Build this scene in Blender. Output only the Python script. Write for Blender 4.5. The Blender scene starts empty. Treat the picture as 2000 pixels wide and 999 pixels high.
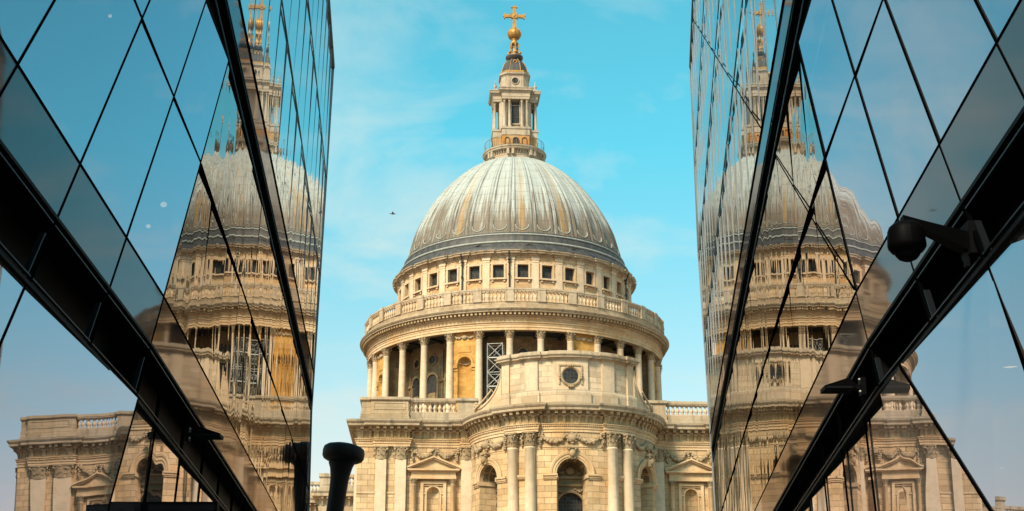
import bpy, bmesh, math, random
from math import sin, cos, tan, pi, radians as R, sqrt, atan2
from mathutils import Vector, Matrix
random.seed(7)
S = bpy.context.scene
C = S.collection

# ------------------------------------------------------------------ camera, world, sun, exposure
cam_d = bpy.data.cameras.new('camera')
cam_d.sensor_width = 36.0
cam_d.lens = 2740.0 / 2000.0 * 36.0
cam_d.clip_start = 0.1
cam_d.clip_end = 6000
cam = bpy.data.objects.new('camera', cam_d)
C.objects.link(cam)
cam.location = (0, 0, 1.6)
cam.rotation_euler = (R(90 + 17.8), 0, 0)
S.camera = cam

SUN_AZ, SUN_EL = 213.0, 44.0          # degrees clockwise from +Y (the view direction), elevation
W = bpy.data.worlds.new('World')
S.world = W
W.use_nodes = True
nt = W.node_tree
nt.nodes.clear()
def wn(t, **k):
    n = nt.nodes.new(t)
    for a, b in k.items():
        setattr(n, a, b)
    return n
sky = wn('ShaderNodeTexSky', sky_type='NISHITA', sun_disc=False)
sky.sun_elevation = R(SUN_EL)
sky.sun_rotation = R(SUN_AZ)
sky.air_density = 1.0
sky.dust_density = 0.6
sky.ozone_density = 1.3
tint = wn('ShaderNodeMix', data_type='RGBA', blend_type='MULTIPLY')
tint.inputs[0].default_value = 1.0
nt.links.new(sky.outputs[0], tint.inputs[6])
tint_f = wn('ShaderNodeMapRange')
tint_f.inputs['From Min'].default_value = 0.08
tint_f.inputs['From Max'].default_value = 0.38
tint_c = wn('ShaderNodeMix', data_type='RGBA')
tint_c.inputs[6].default_value = (1.85, 0.99, 0.70, 1)      # haze near the roofs
tint_c.inputs[7].default_value = (0.60, 1.82, 1.41, 1)      # teal blue higher up
nt.links.new(tint_f.outputs[0], tint_c.inputs[0])
nt.links.new(tint_c.outputs[2], tint.inputs[7])
tc = wn('ShaderNodeTexCoord')
mp = wn('ShaderNodeMapping')
mp.inputs['Scale'].default_value = (5.0, 5.0, 11.0)
nt.links.new(tc.outputs['Generated'], mp.inputs[0])
no = wn('ShaderNodeTexNoise')
no.inputs['Scale'].default_value = 1.25
no.inputs['Detail'].default_value = 7.0
no.inputs['Roughness'].default_value = 0.55
no.inputs['Distortion'].default_value = 0.35
nt.links.new(mp.outputs[0], no.inputs['Vector'])
cr = wn('ShaderNodeValToRGB')
cr.color_ramp.elements[0].position = 0.47
cr.color_ramp.elements[0].color = (0, 0, 0, 1)
cr.color_ramp.elements[1].position = 0.68
cr.color_ramp.elements[1].color = (1, 1, 1, 1)
nt.links.new(no.outputs[0], cr.inputs[0])
# more haze and cloud low in the sky
sep = wn('ShaderNodeSeparateXYZ')
nt.links.new(tc.outputs['Generated'], sep.inputs[0])
mr = wn('ShaderNodeMapRange')
mr.inputs['From Min'].default_value = 0.12
mr.inputs['From Max'].default_value = 0.46
mr.inputs['To Min'].default_value = 0.95
mr.inputs['To Max'].default_value = 0.42
nt.links.new(sep.outputs[2], mr.inputs[0])
nt.links.new(sep.outputs[2], tint_f.inputs[0])
cm = wn('ShaderNodeMath', operation='MULTIPLY')
nt.links.new(cr.outputs[0], cm.inputs[0])
nt.links.new(mr.outputs[0], cm.inputs[1])
cl = wn('ShaderNodeMix', data_type='RGBA')
nt.links.new(cm.outputs[0], cl.inputs[0])
nt.links.new(tint.outputs[2], cl.inputs[6])
cl.inputs[7].default_value = (4.6, 5.4, 5.1, 1)
bg = wn('ShaderNodeBackground')
bg.inputs[1].default_value = 0.108
nt.links.new(cl.outputs[2], bg.inputs[0])
wo = wn('ShaderNodeOutputWorld')
nt.links.new(bg.outputs[0], wo.inputs[0])

sun_d = bpy.data.lights.new('sun', 'SUN')
sun_d.energy = 4.5
sun_d.angle = R(13)
sun_d.color = (1.0, 0.82, 0.60)
sun = bpy.data.objects.new('sun', sun_d)
C.objects.link(sun)
sun.location = (-40, -60, 80)
_d = Vector((sin(R(SUN_AZ)) * cos(R(SUN_EL)), cos(R(SUN_AZ)) * cos(R(SUN_EL)), sin(R(SUN_EL))))
sun.rotation_euler = (-_d).to_track_quat('-Z', 'Y').to_euler()

vs = S.view_settings
vs.view_transform = 'Standard'
vs.look = 'None'
vs.gamma = 1.0
vs.exposure = 0.56
vs.use_curve_mapping = False
S.cycles.max_bounces = 8
S.cycles.transparent_max_bounces = 12
S.cycles.glossy_bounces = 5
S.cycles.use_denoising = True

# ------------------------------------------------------------------ mesh builder
class M:
    def __init__(s):
        s.v = []; s.f = []; s.uv = []; s.sm = []
    def face(s, pts, uv=None, smooth=False):
        i = len(s.v)
        s.v += [tuple(p) for p in pts]
        s.f.append(tuple(range(i, i + len(pts))))
        s.uv.append(uv); s.sm.append(smooth)
    def grid(s, rows, uvs=None, smooth=True, wrap=False, flip=False):
        """rows: list of equally long lists of points, shared vertices"""
        b = len(s.v); n = len(rows[0])
        for r in rows: s.v += [tuple(p) for p in r]
        for i in range(len(rows) - 1):
            for j in range(n if wrap else n - 1):
                j2 = (j + 1) % n
                q = [(i, j), (i, j2), (i + 1, j2), (i + 1, j)]
                if flip: q.reverse()
                s.f.append(tuple(b + a * n + c for a, c in q))
                s.uv.append([uvs[a][c] for a, c in q] if uvs else None)
                s.sm.append(smooth)
    def box(s, x0, x1, y0, y1, z0, z1, rot=0.0, org=(0, 0)):
        p = [(x0, y0, z0), (x1, y0, z0), (x1, y1, z0), (x0, y1, z0), (x0, y0, z1), (x1, y0, z1), (x1, y1, z1), (x0, y1, z1)]
        c, sn = cos(rot), sin(rot)
        p = [(org[0] + a * c - b * sn, org[1] + a * sn + b * c, z) for a, b, z in p]
        for q in ((3, 2, 1, 0), (4, 5, 6, 7), (0, 1, 5, 4), (1, 2, 6, 5), (2, 3, 7, 6), (3, 0, 4, 7)):
            s.face([p[i] for i in q])
    def obox(s, o, ax, ay, az):
        """box spanned by three vectors from corner o"""
        o = Vector(o); ax = Vector(ax); ay = Vector(ay); az = Vector(az)
        p = [o, o + ax, o + ax + ay, o + ay, o + az, o + ax + az, o + ax + ay + az, o + ay + az]
        for q in ((3, 2, 1, 0), (4, 5, 6, 7), (0, 1, 5, 4), (1, 2, 6, 5), (2, 3, 7, 6), (3, 0, 4, 7)):
            s.face([p[i] for i in q])
    def lathe(s, prof, n=32, a0=0.0, a1=None, c=(0, 0), smooth=True, uvr=None):
        full = a1 is None
        if full: a1 = a0 + 2 * pi
        rows = []; uvs = []
        k = n + 1
        for r, z in prof:
            rows.append([(c[0] + r * sin(a0 + (a1 - a0) * j / n), c[1] - r * cos(a0 + (a1 - a0) * j / n), z) for j in range(k)])
            uvs.append([((uvr or r) * (a0 + (a1 - a0) * j / n), z) for j in range(k)])
        s.grid(rows, uvs, smooth)
    def mould(s, path, prof, closed=False, smooth=False):
        """sweep profile [(offset outward, z)] along plan path; outward = right of travel; mitred"""
        n = len(path); N = []
        for i in range(n):
            a = path[i - 1] if (i > 0 or closed) else None
            b = path[i]
            d = path[(i + 1) % n] if (i < n - 1 or closed) else None
            ns = []
            for p, q in ((a, b), (b, d)):
                if p is None or q is None: continue
                dx, dy = q[0] - p[0], q[1] - p[1]; l = math.hypot(dx, dy) or 1e-9
                ns.append((dy / l, -dx / l))
            if len(ns) == 1: N.append(ns[0])
            else:
                k = 1 + ns[0][0] * ns[1][0] + ns[0][1] * ns[1][1]
                k = max(k, 0.25)
                N.append(((ns[0][0] + ns[1][0]) / k, (ns[0][1] + ns[1][1]) / k))
        us = [0.0]
        for i in range(1, n): us.append(us[-1] + math.dist(path[i], path[i - 1]))
        idx = list(range(n)) + ([0] if closed else [])
        rows = [[(path[i][0] + N[i][0] * d, path[i][1] + N[i][1] * d, z) for i in idx] for d, z in prof]
        for r0, r1, (d0, z0), (d1, z1) in zip(rows, rows[1:], prof, prof[1:]):
            for j in range(len(idx) - 1):
                u0 = us[idx[j]]; u1 = us[idx[j + 1]] if idx[j + 1] else u0 + 1
                v0, v1 = z0, z1
                if abs(z1 - z0) < 1e-6: v1 = z0 + abs(d1 - d0)
                s.face([r0[j], r0[j + 1], r1[j + 1], r1[j]], [(u0, v0), (u1, v0), (u1, v1), (u0, v1)], smooth)
    def cap(s, path, z, up=True):
        p = [(x, y, z) for x, y in path]
        if not up: p.reverse()
        s.face(p)
    def tube(s, pts, r, n=6, r2=None, caps=True):
        pts = [Vector(p) for p in pts]; m = len(pts); rows = []
        up = Vector((0.123, 0.31, 0.94))
        for i, p in enumerate(pts):
            t = (pts[min(i + 1, m - 1)] - pts[max(i - 1, 0)]).normalized()
            a = t.cross(up)
            if a.length < 1e-3: a = t.cross(Vector((1, 0, 0)))
            a.normalize(); b = t.cross(a)
            rr = r if r2 is None else r + (r2 - r) * i / (m - 1)
            rows.append([tuple(p + a * (rr * cos(2 * pi * k / n)) + b * (rr * sin(2 * pi * k / n))) for k in range(n)])
        s.grid(rows, None, True, wrap=True, flip=False)
        if caps:
            s.face(rows[0][::-1]); s.face(rows[-1])
    def blob(s, c, r, sc=(1, 1, 1), n=6, m=4):
        rows = []
        for i in range(m + 1):
            t = pi * i / m
            rows.append([(c[0] + r * sc[0] * sin(t) * cos(2 * pi * j / n), c[1] + r * sc[1] * sin(t) * sin(2 * pi * j / n), c[2] - r * sc[2] * cos(t)) for j in range(n)])
        s.grid(rows, None, True, wrap=True)
    def prism(s, poly, y0, y1):
        """poly in (x, z) extruded along y from y0 (front) to y1"""
        n = len(poly)
        s.face([(x, y0, z) for x, z in poly]); s.face([(x, y1, z) for x, z in poly][::-1])
        for i in range(n):
            a, b = poly[i], poly[(i + 1) % n]
            s.face([(a[0], y1, a[1]), (b[0], y1, b[1]), (b[0], y0, b[1]), (a[0], y0, a[1])][::-1])
    def extend(s, o, tf=None):
        b = len(s.v)
        s.v += [tf(p) if tf else p for p in o.v]
        s.f += [tuple(i + b for i in f) for f in o.f]
        s.uv += o.uv; s.sm += o.sm
    keep = False
    def mesh(s, name, mats, weld=False):
        me = bpy.data.meshes.new(name)
        me.from_pydata(s.v, [], s.f)
        uvl = me.uv_layers.new(name='UVMap')
        li = 0; data = [0.0] * (2 * len(me.loops))
        for fi, f in enumerate(s.f):
            uv = s.uv[fi]
            if uv is None:
                nrm = me.polygons[fi].normal
                ax, ay, az = abs(nrm.x), abs(nrm.y), abs(nrm.z)
                uv = []
                for i in f:
                    x, y, z = s.v[i]
                    uv.append((x, y) if az > 0.8 else ((y, z) if ax > ay else (x, z)))
            for q in uv:
                data[2 * li] = q[0]; data[2 * li + 1] = q[1]; li += 1
        uvl.data.foreach_set('uv', data)
        me.polygons.foreach_set('use_smooth', s.sm)
        bm = bmesh.new(); bm.from_mesh(me)
        if weld: bmesh.ops.remove_doubles(bm, verts=bm.verts, dist=0.0005)
        if not s.keep: bmesh.ops.recalc_face_normals(bm, faces=bm.faces)
        bm.to_mesh(me); bm.free()
        for m in (mats if isinstance(mats, (list, tuple)) else [mats]): me.materials.append(m)
        me.update()
        return me

def obj(name, m, mat, parent=None, loc=(0, 0, 0), rz=0.0, weld=False):
    me = m if isinstance(m, bpy.types.Mesh) else m.mesh(name, mat, weld)
    o = bpy.data.objects.new(name, me)
    C.objects.link(o)
    o.location = loc; o.rotation_euler = (0, 0, rz)
    if parent: o.parent = parent
    return o
def tag(o, label, cat, group=None, kind=None):
    o['label'] = label; o['category'] = cat
    if group: o['group'] = group
    if kind: o['kind'] = kind
    return o
def empty(name, loc=(0, 0, 0), rz=0.0):
    o = bpy.data.objects.new(name, None)
    C.objects.link(o); o.location = loc; o.rotation_euler = (0, 0, rz)
    o.empty_display_size = 0.5
    return o
def P(r, a, z=None):
    return (r * sin(a), -r * cos(a)) if z is None else (r * sin(a), -r * cos(a), z)

# ------------------------------------------------------------------ materials
def newmat(name):
    m = bpy.data.materials.new(name); m.use_nodes = True
    t = m.node_tree; t.nodes.clear()
    return m, t
class NT:
    def __init__(s, t): s.t = t
    def n(s, ty, ins=None, **k):
        n = s.t.nodes.new(ty)
        for a, b in k.items(): setattr(n, a, b)
        for a, b in (ins or {}).items():
            i = n.inputs[a]
            if isinstance(b, bpy.types.NodeSocket): s.t.links.new(b, i)
            else: i.default_value = b
        return n
    def math(s, op, a, b=0.0, cl=False):
        n = s.n('ShaderNodeMath', {0: a, 1: b}, operation=op); n.use_clamp = cl
        return n.outputs[0]
    def mix(s, f, a, b, bt='MIX'):
        n = s.n('ShaderNodeMix', {0: f, 6: a, 7: b}, data_type='RGBA', blend_type=bt)
        return n.outputs[2]
    def noise(s, vec, scale, detail=4.0, rough=0.55, scl=None):
        if scl: vec = s.n('ShaderNodeMapping', {0: vec, 'Scale': scl}).outputs[0]
        return s.n('ShaderNodeTexNoise', {'Vector': vec, 'Scale': scale, 'Detail': detail, 'Roughness': rough}).outputs[0]
    def ramp(s, f, p0, p1, c0=(0, 0, 0, 1), c1=(1, 1, 1, 1)):
        n = s.n('ShaderNodeValToRGB', {0: f})
        e = n.color_ramp.elements
        e[0].position = p0; e[1].position = p1; e[0].color = c0; e[1].color = c1
        return n.outputs[0]
def rgb(*c): return (c[0], c[1], c[2], 1)

def stone(name, base, warm, dirt=(0.09, 0.075, 0.055), joints=None, streak=0.5, warmth=(0.42, 0.68), ledge=0.75, jd=0.55):
    m, t = newmat(name); k = NT(t)
    pos = k.n('ShaderNodeNewGeometry')
    p = pos.outputs['Position']
    col = k.mix(k.ramp(k.noise(p, 0.28, 5.0, 0.6), *warmth), rgb(*base), rgb(*warm))
    blot = k.noise(p, 1.7, 6.0, 0.65)
    col = k.mix(k.math('MULTIPLY', k.ramp(blot, 0.45, 0.75), 0.5), col, rgb(*[c * 0.62 for c in warm]))
    fine = k.noise(p, 9.0, 5.0, 0.7)
    h = fine
    if joints:
        uv = k.n('ShaderNodeUVMap').outputs[0]
        b = k.n('ShaderNodeTexBrick', {'Vector': uv, 'Scale': 1.0, 'Mortar Size': 0.022, 'Mortar Smooth': 0.25, 'Bias': 0.0,
                                       'Brick Width': joints[0], 'Row Height': joints[1],
                                       'Color1': rgb(0.72, 0.70, 0.67), 'Color2': rgb(1.1, 1.08, 1.04), 'Mortar': rgb(jd, jd * 0.92, jd * 0.8)})
        b.offset = 0.5
        col = k.mix(0.9, col, b.outputs[0], 'MULTIPLY')
        h = k.math('SUBTRACT', k.math('MULTIPLY', fine, 0.3), b.outputs['Fac'])
    # rain streaks and soot: vertical, with a shape of their own
    st = k.noise(p, 1.0, 5.0, 0.62, scl=(1.5, 1.5, 0.13))
    fac = k.math('MULTIPLY', k.ramp(st, 0.52, 0.76), streak)
    col = k.mix(fac, col, rgb(*dirt))
    # lichen and grime lying on upward faces
    nz = k.n('ShaderNodeSeparateXYZ', {0: pos.outputs['Normal']}).outputs[2]
    col = k.mix(k.math('MULTIPLY', k.ramp(nz, 0.35, 0.8), ledge), col, rgb(0.13, 0.115, 0.09))
    bp = k.n('ShaderNodeBump', {'Height': h, 'Strength': 0.45, 'Distance': 0.03}).outputs[0]
    bs = k.n('ShaderNodeBsdfPrincipled', {'Base Color': col, 'Roughness': 0.88, 'Normal': bp, 'Specular IOR Level': 0.25})
    k.n('ShaderNodeOutputMaterial', {0: bs.outputs[0]})
    return m
def plain(name, col, rough=0.6, metal=0.0, var=0.25, nscale=6.0, spec=0.4):
    m, t = newmat(name); k = NT(t)
    p = k.n('ShaderNodeNewGeometry').outputs['Position']
    n = k.noise(p, nscale, 5.0, 0.6)
    c = k.mix(k.math('MULTIPLY', k.ramp(n, 0.4, 0.75), var), rgb(*col), rgb(*[x * 0.35 for x in col]))
    bs = k.n('ShaderNodeBsdfPrincipled', {'Base Color': c, 'Roughness': rough, 'Metallic': metal, 'Specular IOR Level': spec})
    k.n('ShaderNodeOutputMaterial', {0: bs.outputs[0]})
    return m
PALE = ((0.62, 0.475, 0.33), (0.57, 0.395, 0.235))
WARM = ((0.65, 0.465, 0.285), (0.57, 0.35, 0.17))
GREY = ((0.50, 0.395, 0.28), (0.41, 0.29, 0.18))
MAT = {}
MAT['pale'] = stone('pale_portland_stone', *PALE, streak=0.4)
MAT['pale_ashlar'] = stone('pale_portland_ashlar', *PALE, joints=(1.35, 0.56), streak=0.25)
MAT['warm'] = stone('warm_portland_stone', *WARM, streak=0.35)
MAT['warm_ashlar'] = stone('warm_portland_ashlar', *WARM, joints=(1.15, 0.5), streak=0.42, jd=0.42)
MAT['weather'] = stone('weathered_portland_stone', *GREY, streak=0.85)
MAT['block'] = stone('sooty_shaded_bracket_stone', (0.50, 0.36, 0.215), (0.40, 0.26, 0.13), dirt=(0.05, 0.04, 0.03), streak=0.5)  # soot, plus shade below the cornices put into a darker stone colour
MAT['column'] = stone('washed_column_stone', (0.68, 0.525, 0.37), (0.62, 0.455, 0.295), streak=0.15)
MAT['carved'] = stone('carved_capital_stone', (0.43, 0.32, 0.20), (0.36, 0.235, 0.125), dirt=(0.07, 0.055, 0.04), streak=0.75, ledge=0.6)
MAT['orange'] = stone('warm_lit_niche_stone', (0.56, 0.315, 0.095), (0.50, 0.25, 0.06), streak=0.15, joints=(1.2, 0.6), jd=0.8)  # warm light on the niche bays, put into the stone colour
MAT["recess_stone"] = stone("dark_recess_stone", (0.27, 0.205, 0.125), (0.22, 0.15, 0.08), streak=0.5, joints=(1.2, 0.6), jd=0.7)  # darker stone for the drum wall, bay sides and apse window recesses
MAT['darkstone'] = stone('shade_black_ceiling_stone', (0.05, 0.045, 0.04), (0.04, 0.033, 0.027), streak=0.3)  # deep shade under the peristyle ceiling, painted as near black stone
MAT['lantern'] = stone('lantern_stone', (0.46, 0.385, 0.295), (0.39, 0.30, 0.205), streak=0.75)
MAT['rusty'] = stone('rust_stained_stone', (0.45, 0.32, 0.17), (0.50, 0.22, 0.05), streak=0.4, warmth=(0.4, 0.55))
MAT['gold'] = plain('gilded_metal', (0.44, 0.235, 0.06), 0.55, 0.35, 0.8, 2.5)
MAT['rail'] = plain('weathered_rail', (0.16, 0.13, 0.095), 0.7)
MAT['iron'] = plain('dark_iron', (0.045, 0.04, 0.035), 0.6, 0.3)
MAT['steel'] = plain('galvanised_tube', (0.5, 0.5, 0.47), 0.5, 0.3)
MAT['black'] = plain('black_coated_metal', (0.002, 0.0022, 0.003), 0.6, 0.0, 0.3, spec=0.08)
MAT['blackgloss'] = plain('black_gloss_plastic', (0.002, 0.002, 0.0025), 0.5, 0.0, 0.2, spec=0.03)
MAT['bronze'] = plain('black_bronze', (0.005, 0.005, 0.006), 0.6, 0.0, 0.5, 2.0, spec=0.15)
MAT['mullion'] = plain('dark_glazing_joint', (0.0012, 0.0015, 0.002), 0.8, spec=0.0)
MAT['frit'] = plain('grey_fritted_edge', (0.12, 0.145, 0.165), 0.5, 0.0, 0.15)
MAT['fin'] = plain('dark_aluminium_fin', (0.005, 0.0065, 0.009), 0.45, 0.0, spec=0.15)
MAT['inside'] = plain('dark_interior', (0.02, 0.02, 0.022), 0.8)
MAT['ground'] = plain('pale_york_stone_paving', (0.19, 0.155, 0.115), 0.85, 0.0, 0.4, 1.2)
MAT['leadroof'] = plain('lead_roof', (0.17, 0.175, 0.17), 0.7, 0.0, 0.4, 1.0)
MAT['feather'] = plain('brown_feather', (0.11, 0.085, 0.07), 0.8)

def window_glass(name, nx, nz):
    """dark leaded church glass, lattice from the UV"""
    m, t = newmat(name); k = NT(t)
    uv = k.n('ShaderNodeUVMap').outputs[0]
    b = k.n('ShaderNodeTexBrick', {'Vector': uv, 'Scale': 1.0, 'Mortar Size': 0.025, 'Mortar Smooth': 0.1, 'Brick Width': nx, 'Row Height': nz,
                                   'Color1': rgb(0.014, 0.017, 0.021), 'Color2': rgb(0.045, 0.042, 0.038), 'Mortar': rgb(0.055, 0.05, 0.043)})
    b.offset = 0.0
    bs = k.n('ShaderNodeBsdfPrincipled', {'Base Color': b.outputs[0], 'Roughness': 0.35, 'Specular IOR Level': 0.2})
    k.n('ShaderNodeOutputMaterial', {0: bs.outputs[0]})
    return m
MAT['pane'] = window_glass('dark_leaded_glass', 0.3, 0.3)

def lead_dome():
    m, t = newmat('weathered_lead_dome'); k = NT(t)
    uv = k.n('ShaderNodeUVMap').outputs[0]              # u in bays of the dome, v = height in metres
    sp = k.n('ShaderNodeSeparateXYZ', {0: uv})
    u, v = sp.outputs[0], sp.outputs[1]
    bay = k.math('FLOOR', u)
    rnd = k.n('ShaderNodeTexWhiteNoise', {'W': bay}, noise_dimensions='1D').outputs[0]
    comb = k.n('ShaderNodeCombineXYZ', {0: k.math('MULTIPLY', u, 9.0), 1: k.math('MULTIPLY', v, 0.16), 2: 0.0}).outputs[0]
    st = k.noise(comb, 1.0, 6.0, 0.62)
    comb2 = k.n('ShaderNodeCombineXYZ', {0: k.math('MULTIPLY', u, 24.0), 1: k.math('MULTIPLY', v, 0.10), 2: 3.0}).outputs[0]
    st2 = k.noise(comb2, 1.0, 4.0, 0.6)
    hz = k.n('ShaderNodeMapRange', {0: v, 1: 66.0, 2: 78.0, 3: 1.0, 4: 0.0}).outputs[0]
    hz = k.math('POWER', hz, 1.6)
    base = k.mix(k.noise(uv, 0.8, 5.0), rgb(0.43, 0.455, 0.43), rgb(0.30, 0.32, 0.305))
    brown_f = k.math('MULTIPLY', k.ramp(k.math('ADD', st, k.math('MULTIPLY', hz, 0.31)), 0.56, 0.70), 0.92)
    col = k.mix(brown_f, base, k.mix(k.ramp(st2, 0.35, 0.65), rgb(0.075, 0.062, 0.05), rgb(0.25, 0.18, 0.11)))
    # a few bays with a long ochre stain down the middle of the panel
    fr = k.math('SUBTRACT', u, bay)
    mid = k.ramp(k.math('ABSOLUTE', k.math('SUBTRACT', fr, 0.5)), 0.05, 0.2, (1, 1, 1, 1), (0, 0, 0, 1))
    och = k.math('MULTIPLY', k.math('MULTIPLY', mid, k.math('GREATER_THAN', rnd, 0.72)), k.math('MULTIPLY', k.ramp(st2, 0.3, 0.6), k.n('ShaderNodeMapRange', {0: v, 1: 70.0, 2: 82.0, 3: 0.95, 4: 0.15}).outputs[0]))
    col = k.mix(och, col, rgb(0.42, 0.23, 0.06))
    dk = k.math('MULTIPLY', k.ramp(st2, 0.5, 0.62), k.math('ADD', k.math('MULTIPLY', hz, 0.75), 0.12))
    col = k.mix(dk, col, rgb(0.055, 0.045, 0.04))
    # darker broken lines along the seams beside the ribs
    ab = k.math('ABSOLUTE', k.math('SUBTRACT', fr, 0.5))
    seam = k.math('ADD', k.math('LESS_THAN', k.math('ABSOLUTE', k.math('SUBTRACT', ab, 0.322)), 0.012), k.math('GREATER_THAN', ab, 0.474))
    col = k.mix(k.math('MULTIPLY', seam, k.math('MULTIPLY', k.ramp(st, 0.25, 0.5), 0.6)), col, rgb(0.06, 0.05, 0.045))
    # horizontal sheet laps, broken from bay to bay
    row = k.math('FRACT', k.math('ADD', k.math('MULTIPLY', v, 0.62), k.math('MULTIPLY', rnd, 3.7)))
    lap = k.math('LESS_THAN', row, 0.045)
    col = k.mix(k.math('MULTIPLY', lap, 0.45), col, rgb(0.07, 0.065, 0.06))
    bp = k.n('ShaderNodeBump', {'Height': k.math('ADD', st2, k.math('MULTIPLY', lap, 0.6)), 'Strength': 0.3, 'Distance': 0.05}).outputs[0]
    bs = k.n('ShaderNodeBsdfPrincipled', {'Base Color': col, 'Roughness': 0.62, 'Specular IOR Level': 0.35, 'Normal': bp})
    k.n('ShaderNodeOutputMaterial', {0: bs.outputs[0]})
    return m
MAT['dome'] = lead_dome()
def dark_lead():
    m, t = newmat('dark_lead_skirt'); k = NT(t)
    p = k.n('ShaderNodeNewGeometry').outputs['Position']
    st = k.noise(p, 1.0, 5.0, 0.6, scl=(1.6, 1.6, 0.12))
    col = k.mix(k.ramp(st, 0.4, 0.7), rgb(0.03, 0.031, 0.033), rgb(0.085, 0.07, 0.058))
    bs = k.n('ShaderNodeBsdfPrincipled', {'Base Color': col, 'Roughness': 0.6})
    k.n('ShaderNodeOutputMaterial', {0: bs.outputs[0]})
    return m
MAT['darklead'] = dark_lead()
MAT['roll'] = plain('pale_lead_roll', (0.32, 0.335, 0.30), 0.6, 0.0, 0.5, 1.5)

def facade_glass(name, r0, tint, trans, rough, wave, seed, wscale=(0.9, 0.9, 0.16), back=0.0, bmix=0.85):
    """reflective double glazing over a dark interior; slow roller waves in the pane"""
    m, t = newmat(name); k = NT(t)
    g = k.n('ShaderNodeNewGeometry')
    p = k.n('ShaderNodeMapping', {0: g.outputs['Position'], 'Location': (seed, seed * 2, 0), 'Scale': wscale}).outputs[0]
    w1 = k.n('ShaderNodeTexNoise', {'Vector': p, 'Scale': 1.0, 'Detail': 1.5, 'Roughness': 0.4}).outputs[0]
    bp = k.n('ShaderNodeBump', {'Height': w1, 'Strength': 1.0, 'Distance': wave}).outputs[0]
    fr = k.n('ShaderNodeFresnel', {'IOR': 1.6, 'Normal': bp}).outputs[0]
    fr = k.math('ADD', k.math('MULTIPLY', fr, 1.0 - r0), r0, True)
    gl = k.n('ShaderNodeBsdfGlossy', {'Color': rgb(*tint), 'Roughness': rough, 'Normal': bp}).outputs[0]
    tr = k.n('ShaderNodeBsdfTransparent', {'Color': rgb(*trans)}).outputs[0]
    if back:
        df = k.n('ShaderNodeBsdfDiffuse', {'Color': rgb(back, back, back * 1.05)}).outputs[0]
        tr = k.n('ShaderNodeMixShader', {0: bmix, 1: tr, 2: df}).outputs[0]
    mx = k.n('ShaderNodeMixShader', {0: fr, 1: tr, 2: gl}).outputs[0]
    k.n('ShaderNodeOutputMaterial', {0: mx})
    return m
MAT['glass_near'] = facade_glass('reflective_facade_glass', 0.38, (0.83, 0.79, 0.88), (0.34, 0.33, 0.32), 0.0, 0.008, 3.1, (0.45, 0.45, 0.2), back=0.2, bmix=0.5)
MAT['glass_mid'] = facade_glass('wavy_facade_glass', 0.42, (0.73, 0.69, 0.67), (0.25, 0.28, 0.3), 0.0, 0.0076, 8.7, (1.0, 1.0, 0.45))
MAT['glass_far'] = facade_glass('strongly_wavy_facade_glass', 0.55, (0.86, 0.86, 0.86), (0.25, 0.28, 0.3), 0.0, 0.0055, 5.3, (1.8, 0.8, 0.25))
MAT['spandrel'] = facade_glass('dull_spandrel_glass', 0.02, (0.58, 0.525, 0.53), (0.05, 0.055, 0.06), 0.03, 0.004, 1.9, (0.5, 0.5, 0.2), back=0.085)
def emit(name, col, s):
    m, t = newmat(name); k = NT(t)
    e = k.n('ShaderNodeEmission', {0: rgb(*col), 1: s})
    k.n('ShaderNodeOutputMaterial', {0: e.outputs[0]})
    return m
MAT['lamp'] = emit('lit_lamp', (1.0, 0.70, 0.36), 2.4)
# ------------------------------------------------------------------ ground
g = M(); g.face([(-2500, -500, 0), (2500, -500, 0), (2500, 4000, 0), (-2500, 4000, 0)])
tag(obj('ground', g, MAT['ground']), 'grey stone paving of the passage and the churchyard', 'ground', kind='structure')

# ------------------------------------------------------------------ the cathedral
ROOT = (0.38, 207.5, 0.0)
cath = empty('cathedral', ROOT)
tag(cath, 'domed baroque cathedral of pale stone with gold cross above curved apse', 'cathedral')
DR = R(3.8)                                   # the dome's bays are turned a little to the passage
BL = (4.5 - ROOT[0], 124.6 - ROOT[1], 0.0); BR = R(3.5)   # east front, origin at the centre of the apse
def dpart(name, m, mat, parent=None, weld=False): return obj(name, m, MAT[mat] if isinstance(mat, str) else mat, parent or cath, (0, 0, 0), DR if parent is None else 0.0, weld)
def bpart(name, m, mat, parent=None, weld=False): return obj(name, m, MAT[mat] if isinstance(mat, str) else mat, parent or cath, BL if parent is None else (0, 0, 0), BR if parent is None else 0.0, weld)
def inst(src, loc, rz, parent):
    """copy a part and its sub-parts (linked mesh data)"""
    c = src.copy(); C.objects.link(c); c.parent = parent; c.location = loc; c.rotation_euler = (0, 0, rz)
    for ch in src.children:
        k = ch.copy(); C.objects.link(k); k.parent = c
    return c
class Inst:
    """builds a part the first time, copies it (with its children) afterwards"""
    def __init__(s, make): s.make = make; s.o = None
    def put(s, loc, rz, parent):
        if s.o is None:
            s.o = s.make(); s.o.parent = parent; s.o.location = loc; s.o.rotation_euler = (0, 0, rz); return s.o
        return inst(s.o, loc, rz, parent)
def dpos(r, a): return (r * sin(a + DR), -r * cos(a + DR), 0.0), a + DR
def bpos(x, y): 
    c, sn = cos(BR), sin(BR)
    return (BL[0] + x * c - y * sn, BL[1] + x * sn + y * c, 0.0)
BAY = R(11.25)

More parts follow.
